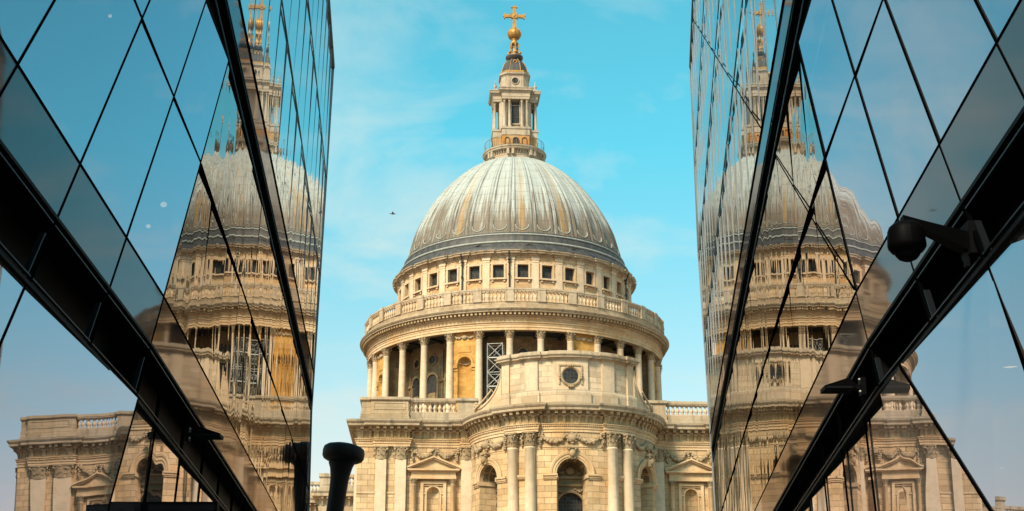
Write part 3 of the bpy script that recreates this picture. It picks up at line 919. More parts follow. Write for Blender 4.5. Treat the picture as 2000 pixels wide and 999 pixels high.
m = M(); m.mould(oc, [(.08, 95.1), (.08, 95.6), (0, 95.66), (0, 97.7), (.05, 97.8), (.1, 98.0), (.26, 98.05), (.3, 98.25), (.3, 98.35), (.05, 98.4)], True)
for k in range(4):
    w = M(); mpf = flat_map(-2.2)
    pbox(w, mpf, -.95, -.85, 95.7, 97.7, 0, .05); pbox(w, mpf, .85, .95, 95.7, 97.7, 0, .05)
    for s in (-1, 1): w.blob((s * 1.15, -2.28, 95.8), .16, (1, .6, 1.3), 6, 4)
    wire_ring(w, mpf, 0, 96.9, .58, .04, .1, 18)
    m.extend(w, lambda p, k=k: (p[0] * cos(k * pi / 2) - p[1] * sin(k * pi / 2), p[0] * sin(k * pi / 2) + p[1] * cos(k * pi / 2), p[2]))
lat = dpart('lantern_attic', m, 'lantern')
for k in range(4):
    q = M(); n = 18; q.face([(.55 * cos(2 * pi * i / n), -2.215, 96.9 + .55 * sin(2 * pi * i / n)) for i in range(n)])
    o = obj('round_window', q, MAT['pane'], cath, (0, 0, 0), DR + k * pi / 2)
m = M(); m.mould(oc, [(-.02, 98.38), (.1, 98.4), (.12, 98.55), (.05, 98.62), (.05, 98.78), (-.05, 98.84)], True)
dpart('gilt_band', m, 'gold')
cu = [(2.25, 98.8), (2.22, 99.1), (2.1, 99.6), (1.9, 100.2), (1.62, 100.75), (1.25, 101.2), (.98, 101.5)]
m = M(); m.lathe([(2.42, 98.78)] + cu, 8, R(22.5), smooth=False)
cup = dpart('cupola', m, 'darklead')
q = M()
for i in range(8): q.tube([P(r * 1.0 + .02, R(22.5) + i * pi / 4, z) for r, z in cu], .06, 5)
for i in range(4):
    a = i * pi / 2
    wq = []
    q.tube([P(1.72 , a + .16 * cos(t) , 100.55 + .26 * sin(t)) for t in [2 * pi * j / 10 for j in range(11)]], .09, 5, caps=False)
dpart('gilt_rib', q, 'gold', cup)
m = M(); m.lathe([(1.0, 101.35), (1.3, 101.5), (1.32, 101.75), (1.42, 101.85), (1.4, 102.1), (1.2, 102.2), (.6, 102.25)], 24)
dpart('cupola_collar', m, 'darklead')
m = M(); m.lathe([(.95, 102.15), (1.0, 102.35), (.85, 102.5), (.45, 102.7), (.3, 103.2), (.26, 104.0), (.35, 104.25), (.62, 104.35), (.68, 104.5), (.6, 104.7), (.45, 104.85), (.42, 105.1), (.55, 105.25), (.3, 105.4)], 20)
for i in range(6):
    a = i * pi / 3 + .2
    m.tube([P(.62, a, 104.35), P(.72, a, 104.0), P(.55, a, 103.6), P(.62, a, 103.25), P(.92, a, 103.0), P(1.0, a, 102.65), P(.82, a, 102.4)], .13, 6)
    m.blob(P(.95, a, 102.75), .26, (1, 1, 1), 7, 5)
dpart('gilt_scrolls', m, 'gold')
m = M()
m.lathe([(1.1 * sin(pi * i / 16) + .02, 106.25 - 1.06 * cos(pi * i / 16)) for i in range(17)], 24)
for i in range(12):
    a = i * pi / 6; m.tube([P(1.12 * sin(t), a, 106.25 - 1.08 * cos(t)) for t in [pi * j / 10 for j in range(1, 10)]], .05, 4)
dpart('gilt_ball', m, 'gold')
m = M()
def bar(pts, th):        # flat tapering limb in the x-z plane
    m.prism(pts, -th, th)
bar([(-.34, 107.2), (.34, 107.2), (.26, 109.2), (-.26, 109.2)], .2)
bar([(-.25, 109.55), (.25, 109.55), (.3, 111.1), (-.3, 111.1)], .2)
bar([(-1.55, 109.2), (-.25, 109.28), (-.25, 109.72), (-1.55, 109.8)], .2); bar([(.25, 109.28), (1.55, 109.2), (1.55, 109.8), (.25, 109.72)], .2)
bar([(-.42, 109.1), (.42, 109.1), (.5, 109.5), (.42, 109.95), (-.42, 109.95), (-.5, 109.5)], .3)
for x, z in ((-1.62, 109.5), (1.62, 109.5)): 
    m.box(x - .09, x + .09, -.24, .24, 109.0, 110.0); m.blob((x * 1.06, 0, 109.5), .16)
m.box(-.5, .5, -.24, .24, 111.05, 111.22); m.blob((0, 0, 111.35), .17)
for s in (-1, 1):
    for t in (-1, 1): m.tube([(s * .3, 0, 109.5 + t * .3), (s * .62, 0, 109.5 + t * .62)], .07, 5)
m.blob((0, -.25, 109.5), .25, (1, .6, 1), 8, 5); m.lathe([(.5, 107.0), (.55, 107.2), (.35, 107.45)], 12)
dpart('gilt_cross', m, 'gold')
# ================================================================= east front and apse (local frame of the front, -y to the east)
RW = 8.2
RP = RW + .34
AS, AM = R(19.6), R(39.5)                     # column pair stands between these angles
def apse_arc(a0, a1, r): return arcp(r, a0, a1, max(2, int(abs(a1 - a0) / R(2.5))))
END = R(83.5)
LEFT = [(-18.2, 34), (-18.2, -.1), (-16.75, -.1), (-16.75, -.42), (-13.65, -.42), (-13.65, 0), (-9.05, 0), (-9.05, -.34), (-8.15, -.34)]
ARC = apse_arc(-END, -AM, RW) + apse_arc(-AM, -AS, RP) + apse_arc(-AS, AS, RW) + apse_arc(AS, AM, RP) + apse_arc(AM, END, RW)
PATH = LEFT + ARC + [(-x, y) for x, y in LEFT[::-1]]
# walls below the entablature
fm = flat_map(0.0)
for s in (-1, 1):
    m = M()
    uc = s * 11.45
    a, b = (-13.65, -9.05) if s < 0 else (9.05, 13.65)
    arch_wall(m, fm, a, b, 0, 23.5, uc, .57, 19.4, .06, zb=14.0, n=12, k=2)
    niche(m, fm, uc, .57, 19.4, 14.0, .9)
    bpart('east_wall', m, 'warm_ashlar')
    m = M(); pt = [(-18.2, 34), (-18.2, -.1), (-13.65, -.1), (-13.65, 0.3)]
    if s > 0: pt = [(-x, y) for x, y in pt[::-1]]
    m.mould(pt, [(0, 0), (0, 23.5)])
    bpart('corner_pier', m, 'warm_ashlar')
    m = M(); pt = [(-9.05, .2), (-9.05, -.12), (-7.9, -.12)]
    if s > 0: pt = [(-x, y) for x, y in pt[::-1]]
    m.mould(pt, [(0, 0), (0, 23.5)])
    bpart('wall_pier', m, 'warm_ashlar')
# apse wall with three arches
cm = curve_map(RW); m = M()
AW, ZS = 1.30, 19.95
SA = R(57)
cuts = [(-END, -AM, -SA), (-AM, AM, 0), (AM, END, SA)]
for a0, a1, ac in cuts: arch_wall(m, cm, a0 * RW, a1 * RW, 0, 23.5, ac * RW, AW, ZS, 1.7, n=18, k=8)
bpart('apse_wall', m, 'warm_ashlar')
def make_apse_window():
    f = M(); mp2 = curve_map(RW - 1.7)
    n = 14
    # back wall of the recess: tympanum over a smaller arched window
    w2, zs2 = 1.12, 17.5
    arch_wall(f, mp2, -1.5, 1.5, 0, 21.6, 0, w2, zs2, .35, n=14, k=2)
    archivolt(f, mp2, 0, zs2, w2, [(0, 0), (0, .1), (.12, .14), (.2, .08), (.2, 0)], 14)
    pbox(f, mp2, -1.4, 1.4, 19.15, 19.35, 0, .22, 2); pbox(f, mp2, -1.4, 1.4, 19.35, 19.75, 0, .1, 2); pbox(f, mp2, -1.4, 1.4, 19.75, 19.95, 0, .3, 2)
    f.blob(mp2(0, 20.45, .05), .5, (1, .5, .8), 8, 5)
    for s in (-1, 1):
        swag(f, mp2, s * .4, s * 1.15, 20.55, .3, .06, .1, 7)
        swag(f, mp2, s * .3, s * 1.2, 18.95, .25, .1, .09, 8)
    # coffers of the vault
    for q in (.5, 1.15):
        for k in range(5):
            t = pi * (k + .5) / 5
            mpq = lambda th, dd, q=q: curve_map(RW - q)(-(AW - dd) * cos(th), 0, 0)
            a, b = t - .2, t + .2
            pts = []
            for th, dq in ((a, 0), (b, 0), (b, .4), (a, .4)):
                x = -(AW - .03) * cos(th); z = ZS + (AW - .03) * sin(th)
                pts.append(P(RW - q - dq + .2, x / RW, z))
            f.face(pts)
            f.tube(pts + [pts[0]], .035, 4)
    o = obj('apse_window', f, MAT['recess_stone'])
    p = M(); fan(p, mp2, 0, zs2, w2, -.34, 8.0); obj('pane', p, MAT['pane'], o)
    # archivolt, imposts and the carved keystone
    mp = curve_map(RW); k = M()
    archivolt(k, mp, 0, ZS, AW, [(0, -.05), (0, .06), (.14, .08), (.15, .13), (.34, .14), (.36, .2), (.52, .24), (.6, .17), (.6, 0)], 22)
    for s in (-1, 1):
        a, b = sorted((s * (AW - .02), s * 2.42))
        pbox(k, mp, a, b, 19.5, 19.62, 0, .1, 3); pbox(k, mp, a, b, 19.62, 19.8, 0, .17, 3); pbox(k, mp, a, b, 19.8, 19.95, 0, .27, 3)
        pbox(k, curve_map(RW), s * (AW - .03) - .06, s * (AW - .03) + .06, 19.62, 19.95, -1.6, .2)
    obj('archivolt', k, MAT['warm'], o)
    k = M()
    pbox(k, mp, -.26, .26, 21.15, 22.05, 0, .42, 1); pbox(k, mp, -.4, .4, 22.05, 22.25, 0, .55, 1)
    k.blob(mp(0, 21.6, .45), .28, (1, .8, 1.2), 8, 6)
    for s in (-1, 1): k.blob(mp(s * .27, 21.95, .42), .13, (1, 1, 1), 6, 4); k.blob(mp(s * .2, 21.25, .38), .12)
    obj('keystone', k, MAT['carved'], o)
    return o
awi = Inst(make_apse_window)
for a in (0, -SA, SA): awi.put(BL, a + BR, cath)
# engaged columns of the apse
def make_apse_column():
    s = M()
    s.lathe([(.52, 0), (.5, 10), (.47, 17), (.425, 22.05), (.47, 22.1), (.47, 22.2), (.43, 22.25)], 22, uvr=.45)
    o = obj('apse_column', s, MAT['column'])
    obj('capital', capital(.435, 1.22), MAT['carved'], o, (0, 0, 22.24))
    return o
ac_ = Inst(make_apse_column)
for a in (-35.2, -24.2, 24.2, 35.2):
    p = P(RW + .24, R(a)); ac_.put(bpos(*p), R(a) + BR, cath)
# flat pilasters
def make_pilaster():
    s = M(); s.box(-.47, .47, -.42, .1, 0, 22.3)
    o = obj('pilaster', s, MAT['column'])
    obj('capital', capital(.5, 1.2, flat=.55), MAT['carved'], o, (0, -.2, 22.28))
    return o
pi_ = Inst(make_pilaster)
for x in (-16.1, -14.35, -8.55, 8.55, 14.35, 16.1):
    pi_.put(bpos(x, 0 if abs(x) > 9 else -.06), BR, cath)
# outer corner pilasters seen from the side
for s in (-1, 1): pi_.put(bpos(s * 18.0, .7), BR + (pi / 2 if s > 0 else -pi / 2), cath)
# string course across the ashlar
m = M()
for a, b, y in ((-18.2, -16.6, -.1), (-15.6, -14.85, -.1), (14.85, 15.6, -.1), (16.6, 18.2, -.1)): m.mould([(a, y), (b, y)], [(0, 19.3), (.07, 19.33), (.07, 19.5), (0, 19.54)])
for a0, a1 in ((-AM, -R(38.2)), (-R(32.2), -R(27.2)), (R(27.2), R(32.2)), (R(38.2), AM)):
    m.mould(arcp(RW, a0, a1, 3), [(0, 19.5), (.1, 19.55), (.17, 19.62), (.27, 19.8), (.27, 19.95), (0, 20.0)])
bpart('string_course', m, 'warm')
# pedimented niches
def make_aedicule():
    f = M(); mp = flat_map(0)
    for s in (-1, 1):
        pbox(f, mp, s * 1.0 - .13, s * 1.0 + .13, 13.0, 20.35, 0, .14)
        pbox(f, mp, s * 1.72 - .25, s * 1.72 + .25, 13.0, 20.1, 0, .1)
    pbox(f, mp, -1.13, 1.13, 20.22, 20.45, 0, .142)
    pbox(f, mp, -.86, .86, 20.06, 20.1, 0, .1)
    pbox(f, mp, -2.0, 2.0, 20.62, 20.85, 0, .42); pbox(f, mp, -1.96, 1.96, 20.85, 21.25, 0, .36)
    pbox(f, mp, -2.2, 2.2, 21.25, 21.34, 0, .5); pbox(f, mp, -2.28, 2.28, 21.34, 21.48, 0, .66)
    f.prism([(-2.05, 21.48), (2.05, 21.48), (0, 22.36)], -.3, 0)
    for s in (-1, 1):
        for d, z0, z1 in ((.66, .06, .2), (.52, -.08, .06)):
            f.face([(s * 2.34, -d, 21.48 + z0), (0, -d, 22.42 + z0), (0, -d, 22.42 + z1), (s * 2.34, -d, 21.48 + z1)])
            f.face([(s * 2.34, -d, 21.48 + z1), (0, -d, 22.42 + z1), (0, 0, 22.42 + z1), (s * 2.34, 0, 21.48 + z1)])
            f.face([(s * 2.34, -d, 21.48 + z0), (0, -d, 22.42 + z0), (0, 0, 22.42 + z0), (s * 2.34, 0, 21.48 + z0)])
            f.face([(s * 2.34, -d, 21.48 + z0), (s * 2.34, 0, 21.48 + z0), (s * 2.34, 0, 21.48 + z1), (s * 2.34, -d, 21.48 + z1)])
    archivolt(f, mp, 0, 19.4, .57, [(0, 0), (0, .05), (.12, .06), (.13, 0)], 14, legs=14.0)
    pbox(f, mp, -.87, -.57, 19.32, 19.44, 0, .07); pbox(f, mp, .57, .87, 19.32, 19.44, 0, .07)
    o = obj('aedicule', f, MAT['warm'])
    for s in (-1, 1):
        c = M(); c.lathe([(.24, 13), (.23, 16), (.2, 20.05), (.24, 20.08), (.22, 20.12)], 14, c=(s * 1.72, -.28))
        k = obj('colonnette', c, MAT['warm'], o)
        obj('capital', capital(.21, .5), MAT['carved'], k, (s * 1.72, -.28, 20.12))
    return o
ae = Inst(make_aedicule)
def deep(src, loc, rz, parent):
    c = src.copy(); C.objects.link(c); c.parent = parent; c.location = loc; c.rotation_euler = (0, 0, rz)
    for ch in src.children:
        k = ch.copy(); C.objects.link(k); k.parent = c
    return c
# (colonnettes keep their capitals as one level: merge capital under the aedicule)
a0 = ae.put(bpos(-11.45, -.02), BR, cath)
for ch in list(a0.children):
    for gch in list(ch.children): gch.parent = a0
ae.put(bpos(11.45, -.02), BR, cath)
# garlands between the capitals
def garland(mp, c, hw, cart=True, seed=1):
    g = M(); rd = random.Random(seed)
    for s in (-1, 1):
        swag(g, mp, c + s * (.42 if cart else .2), c + s * (hw - .3), 23.2, .6, .13, .15, 16, .06, rd)
        bunch(g, mp, c + s * (hw - .16), 22.3, 23.3, .13, .15, rd)
    if cart:
        g.blob(mp(c, 22.95, .12), .42, (1.1, .6, .95), 10, 6)
        for q in range(8): g.blob(mp(c + .45 * cos(q * pi / 4), 22.95 + .36 * sin(q * pi / 4), .14), .12, (1, 1, 1), 6, 4)
        bunch(g, mp, c, 22.3, 22.7, .12, .13, rd)
    else: bunch(g, mp, c, 22.75, 23.25, .1, .12, rd)
    return g
for i, (a, hw) in enumerate(((0, 2.75), (-SA, 2.45), (SA, 2.45))):
    bpart('garland', garland(cm, a * RW, hw, True, i), 'carved')
for s in (-1, 1): bpart('garland', garland(fm, s * 11.35, 2.1, False, 8 + s), 'carved')
for i, a in enumerate((-29.7, 29.7)): bpart('garland', (lambda g: (bunch(g, cm, R(a) * RW, 22.4, 23.3, .1, .13, random.Random(i)), g)[1])(M()), 'carved')
# panel edge over and under the garlands
for a0, a1 in ((-R(19), R(19)), (-END, -AM), (AM, END)):
    pp = arcp(RW, a0, a1, 14); m = M(); m.mould(pp, [(0, 22.18), (.05, 22.2), (.05, 22.28), (0, 22.3)]); bpart('garland_ledge', m, 'warm')
# entablature
m = M(); m.mould(PATH, [(-.6, 23.46), (.08, 23.46), (.08, 23.68), (.14, 23.7), (.14, 23.92), (.2, 23.94), (.2, 24.02), (.3, 24.1), (.3, 24.15), (.04, 24.17)])
blocks(m, PATH, .17, .1, .19, .25, 23.94, 24.03)
bpart('architrave', m, 'warm')
m = M(); m.mould(PATH, [(.04, 24.15), (.04, 24.8)])
fr = bpart('frieze', m, stone('frieze_stone', (.56, .39, .215), (.46, .275, .115), streak=.5, joints=(.62, 5.0), jd=.7))
m = M(); blocks(m, PATH, .63, .22, .03, .27, 24.2, 24.84, slope=.2); blocks(m, PATH, .63, .26, .03, .36, 24.66, 24.84, slope=.1)
bpart('frieze_bracket', m, 'block', fr)
m = M(); m.mould(PATH, [(.04, 24.78), (.16, 24.82), (.2, 24.92), (.2, 25.18), (.72, 25.2), (.86, 25.22), (.88, 25.42), (.93, 25.45), (1.02, 25.58), (1.04, 25.7), (1.0, 25.72), (.5, 25.86), (-.3, 25.92), (-1.2, 25.95)])
co = bpart('cornice', m, 'weather')
m = M(); blocks(m, PATH, .63, .28, .18, .72, 24.95, 25.19, slope=.06)
bpart('modillion', m, 'block', co)
# balustrades over the flat bays
PIER = [(-18.05, 20), (-18.05, .02), (-17.2, .02), (-17.2, -.25), (-13.75, -.25), (-13.75, .35)]
def mir(p): return [(-x, y) for x, y in p[::-1]]
PB = [(0.06, 25.9), (.06, 26.15), (0, 26.2), (0, 26.62), (-.06, 26.68), (-.06, 27.58), (.03, 27.62), (.1, 27.7), (.1, 27.86), (.04, 27.95), (-.7, 27.98)]
pm = stone('parapet_stone', (.52, .41, .285), (.45, .325, .2), streak=.4, joints=(1.5, .6), jd=.72)
for s in (-1, 1):
    m = M(); pth = PIER if s < 0 else mir(PIER)
    m.mould(pth, PB)
    m.face([(pth[k][0], pth[k][1], 27.96) for k in range(len(pth))])
    x0, x1 = sorted((s * 16.9, s * 14.05))
    mp = flat_map(-.25 + .06)
    pbox(m, mp, x0, x1, 27.38, 27.46, 0, .04); pbox(m, mp, x0, x1, 26.8, 26.88, 0, .04); pbox(m, mp, x0, x0 + .08, 26.88, 27.38, 0, .04); pbox(m, mp, x1 - .08, x1, 26.88, 27.38, 0, .04)
    bpart('parapet_pier', m, pm)
bmesh_ = baluster(.95, .19).mesh('baluster', MAT['pale'])
for s in (-1, 1):
    x0, x1 = sorted((s * 13.75, s * 9.5))
    m = M(); m.mould([(x0, .05), (x1, .05)], [(.06, 25.9), (.06, 26.15), (0, 26.2), (0, 26.62), (-.6, 26.62)])
    m.box(x0, x1, .02, .58, 27.57, 27.93); m.box(x0, x1, -.02, .62, 27.68, 27.86)
    o = bpart('balustrade', m, 'weather')
    for i in range(10): obj('baluster', bmesh_, None, o, (x0 + (x1 - x0) * (i + .5) / 10, .3, 26.62))
    a, b = sorted((s * 9.5, s * 7.6)); q = M()
    q.mould([(a, .5), (a, -.1), (b, -.1), (b, .5)], PB); q.face([(a, .5, 27.97), (a, -.1, 27.97), (b, -.1, 27.97), (b, .5, 27.97)])
    bpart('parapet_pier', q, 'weather')
# screen wall above the apse
RS = 7.75; SE = R(46.5)
def steps(r, extra):
    out = []
    segs = [(-SE, -R(40.5), extra), (-R(40.5), -R(29.3), 0), (-R(29.3), -R(20.5), extra), (-R(20.5), -R(11), 0), (-R(11), R(11), extra), (R(11), R(20.5), 0), (R(20.5), R(29.3), extra), (R(29.3), R(40.5), 0), (R(40.5), SE, extra)]
    for a0, a1, e in segs: out += apse_arc(a0, a1, r + e)
    return out
SP = steps(RS, .16)
p0, p1 = P(RS - 2.4, -SE), P(RS - 2.4, SE)
SPF = [p0] + SP + [p1]
m = M(); m.mould(SPF, [(0, 27.15), (0, 29.8)])
scr = bpart('apse_screen', m, stone('screen_ashlar', (.61, .48, .345), (.54, .39, .25), joints=(1.15, .48), streak=.14, jd=.62, warmth=(.5, .75)))
m = M(); m.mould(SPF, [(.2, 25.85), (.2, 26.9), (.12, 27.05), (.0, 27.18)])
bpart('screen_plinth', m, stone('screen_plinth_stone', (.58, .455, .33), (.52, .38, .25), joints=(1.4, .62), streak=.2, jd=.7))
for a0, a1 in ((-R(11), R(11)), (-R(29.3), -R(20.5)), (R(20.5), R(29.3)), (-SE, -R(40.5)), (R(40.5), SE)):
    q = M(); q.mould([P(RS, a0)] + apse_arc(a0, a1, RS + .165) + [P(RS, a1)], [(.004, 27.15), (.004, 29.75)])
    bpart('screen_pilaster', q, 'pale')
m = M(); m.mould(SPF, [(0, 29.72), (.06, 29.76), (.1, 29.86), (.32, 29.92), (.34, 30.04), (.44, 30.12), (.46, 30.2), (.3, 30.24), (.3, 30.48), (-1.4, 30.52)])
bpart('screen_cornice', m, 'weather')
m = M(); m.mould([P(RS - 1.3, a) for a in [SE - 2 * SE * i / 16 for i in range(17)]], [(0, 25.9), (0, 30.5)])
bpart('screen_back', m, 'warm_ashlar')
# oculus in its eared frame
mo = curve_map(RS + .17)
f = M()
for a0, a1, z0, z1 in ((-1.02, 1.02, 29.2, 29.32), (-1.02, -.9, 27.6, 29.2), (.9, 1.02, 27.6, 29.2)): pbox(f, mo, a0, a1, z0, z1, 0, .1, 2)
archivolt(f, mo, 0, 28.3, .66, [(0, 0), (0, .06), (.1, .16), (.2, .14), (.24, 0)], 20)
archivolt(f, lambda u, z, d: mo(u, 2 * 28.3 - z, d), 0, 28.3, .66, [(0, 0), (0, .06), (.1, .16), (.2, .14), (.24, 0)], 20)
for a in (0, 90, 180, 270):
    for q in range(3): f.blob(mo(.92 * cos(R(a + (q - 1) * 11)), 28.3 + .92 * sin(R(a + (q - 1) * 11)), .14), .13 - .02 * abs(q - 1), (1, 1, 1.2), 6, 4)
o = bpart('oculus_frame', f, 'carved')
q = M(); n = 24; q.face([mo(.68 * cos(2 * pi * i / n), 28.3 + .68 * sin(2 * pi * i / n), .03) for i in range(n)], [(.68 * cos(2 * pi * i / n), .68 * sin(2 * pi * i / n)) for i in range(n)])
obj('pane', q, MAT['pane'], o)
# scrolls that sweep from the screen down to the parapet
def make_scroll(s):
    q = M(); n = 16
    rows = []
    for k in range(n + 1):
        t = k / n
        xx = 5.83 + (7.98 - 5.83) * t ** 1.5
        a = s * math.asin(min(.999, xx / 8.05))
        q_ = (xx - 5.83) / 2.15
        h = 26.5 + 2.95 * (1 - sqrt(max(0, 1 - (1 - q_) ** 2)))
        if t > .86: h += .22 * sin(pi * (t - .86) / .14)
        rows.append([P(8.0, a, 25.9), P(8.0, a, h - .22), P(8.08, a, h - .2), P(8.08, a, h), P(7.4, a, h), P(7.4, a, 25.9)])
    q.grid(rows, None, False)
    q.face(rows[0]); q.face(rows[-1])
    aa = s * R(76)
    for k in range(14):
        t = 2 * pi * k / 10; r = .62 - .036 * k
        q.blob(P(8.1, aa + r * cos(t) / 8, 26.75 + r * sin(t) * .55), .12, (1, 1, 1), 6, 4)
    q.tube([P(8.12, aa - s * (R(22) * k / 8), 26.6 + (k / 8) ** 2 * 1.1) for k in range(9)], .1, 5)
    bpart('scroll', q, 'pale')
for s in (-1, 1): make_scroll(s)
# roofs and the long body of the choir behind, flat lead
m = M(); m.box(-18.0, 18.0, .6, 78, 24.5, 25.88); m.box(-8.0, 8.0, 2.5, 70, 25.88, 27.0)
bpart('choir_roof', m, 'leadroof')
m = M(); m.box(-18.15, 18.15, 34.05, 76, 0, 25.9)
for s in (-1, 1): m.box(min(s * 18.05, s * 17.4), max(s * 18.05, s * 17.4), 20.2, 74, 25.9, 27.9)
bpart('choir_wall', m, 'warm_ashlar')
# the transept that shows past the corner of the choir
m = M()
T0 = (-46, 42.2)
tp = [(-31, 50.0), (-24.6, 50.0), (-24.6, 44.0), (-18.3, 44.0)]
tpa = [(-60, 50.6)] + tp[1:]
m.mould(tp, [(0, 0), (0, 24.0)])
m.mould(mir(tp), [(0, 0), (0, 24.0)])
m.face([(x, y, 24.0) for x, y in ((-31, 50), (-31, 90), (31, 90), (31, 50))])
bpart('transept_wall', m, 'warm_ashlar')
for t in (tp, mir(tp)):
    m = M(); m.mould(t, [(-.2, 23.46), (.1, 23.46), (.2, 24.05), (.05, 24.1), (.05, 24.75), (.2, 24.9), (.2, 25.15), (.9, 25.2), (.92, 25.5), (1.05, 25.7), (.5, 25.86), (-2, 25.9)])
    blocks(m, t, .63, .28, .18, .72, 24.92, 25.17); blocks(m, t, .63, .24, .03, .45, 24.15, 24.8, slope=.3)
    bpart('transept_cornice', m, 'weather')
for s in (-1, 1):
    def fx(a, b): return tuple(sorted((s * a, s * b)))
    m = M()
    x0, x1 = fx(-24.7, -21.9); m.box(x0, x1, 43.9, 45.4, 25.9, 27.55); m.box(x0 - .12, x1 + .12, 43.75, 45.5, 27.55, 27.95); m.box(x0 + .35, x1 - .35, 43.85, 43.95, 26.6, 27.3); m.box(x0 - .06, x1 + .06, 43.8, 45.45, 25.88, 26.3)
    bpart('transept_pier', m, 'weather')
    for (a, b, y) in ((-21.9, -18.3, 44.2), (-31.0, -24.6, 50.2)):
        x0, x1 = fx(a, b); m = M(); m.box(x0, x1, y, y + .5, 25.88, 26.6); m.box(x0, x1, y - .03, y + .53, 27.55, 27.92)
        o = bpart('balustrade', m, 'weather')
        k = int((x1 - x0) / .42)
        for i in range(k): obj('baluster', bmesh_, None, o, (x0 + (x1 - x0) * (i + .5) / k, y + .25, 26.6))
    m = M(); m.mould([(-31, 90), (-31, 50)] if s < 0 else [(31, 50), (31, 90)], [(0, 0), (0, 25.9), (.3, 25.9), (.3, 27.92), (-.3, 27.92)]); bpart('transept_flank', m, 'warm_ashlar')

# ------------------------------------------------------------------ scaffold tower standing in the peristyle
sc = empty('scaffold_tower', (ROOT[0] + dpos(20.2, -BAY)[0][0], ROOT[1] + dpos(20.2, -BAY)[0][1], 38.6), -BAY + DR)
tag(sc, 'light metal scaffold tower with crossed braces between the columns of the drum', 'scaffold')
q = M(); hx, hy, H = 1.05, .7, 10.4
for x in (-hx, hx):
    for y in (-hy, hy): q.tube([(x, y, 0), (x, y, H)], .055, 6)
obj('standard', q, MAT['steel'], sc)
q = M()
for i in range(6):
    z = .3 + i * 2.0
    for y in (-hy, hy): q.tube([(-hx, y, z), (hx, y, z)], .045, 5)
    for x in (-hx, hx): q.tube([(x, -hy, z), (x, hy, z)], .045, 5)
obj('ledger', q, MAT['steel'], sc)
q = M()
for i in range(5):
    z = .3 + i * 2.0
    for y in (-hy - .06, hy + .06):
        q.tube([(-hx, y, z), (hx, y, z + 2)], .04, 5); q.tube([(hx, y - .05, z), (-hx, y - .05, z + 2)], .04, 5)
obj('brace', q, MAT['steel'], sc)
q = M(); 
for z in (4.35, 8.35): q.box(-hx, hx, -hy, hy, z, z + .06)
obj('deck', q, MAT['steel'], sc)
# ================================================================= the two glass buildings of the passage
def dirv(az, el=0.0):
    return Vector((sin(R(az)) * cos(R(el)), cos(R(az)) * cos(R(el)), sin(R(el))))
class Facet:
    """plane patch with in-plane coordinates s (horizontal run) and t (up the slanted joints)"""
    def __init__(f, p0, az, slant, side):
        f.p0 = Vector(p0); f.az = az; f.u = dirv(az); f.a = slant
        f.n = f.u.cross(f.a).normalized()
        if f.n.x * side < 0: f.n.negate()          # towards the passage
        f.side = side
    def p(f, s, t, d=0.0): return f.p0 + f.u * s + f.a * t + f.n * d
def clip(poly, fn):
    out = []
    for i in range(len(poly)):
        a, b = poly[i - 1], poly[i]
        fa, fb = fn(a), fn(b)
        if (fa >= 0) != (fb >= 0):
            k = fa / (fa - fb); out.append((a[0] + (b[0] - a[0]) * k, a[1] + (b[1] - a[1]) * k))
        if fb >= 0: out.append(b)
    return out
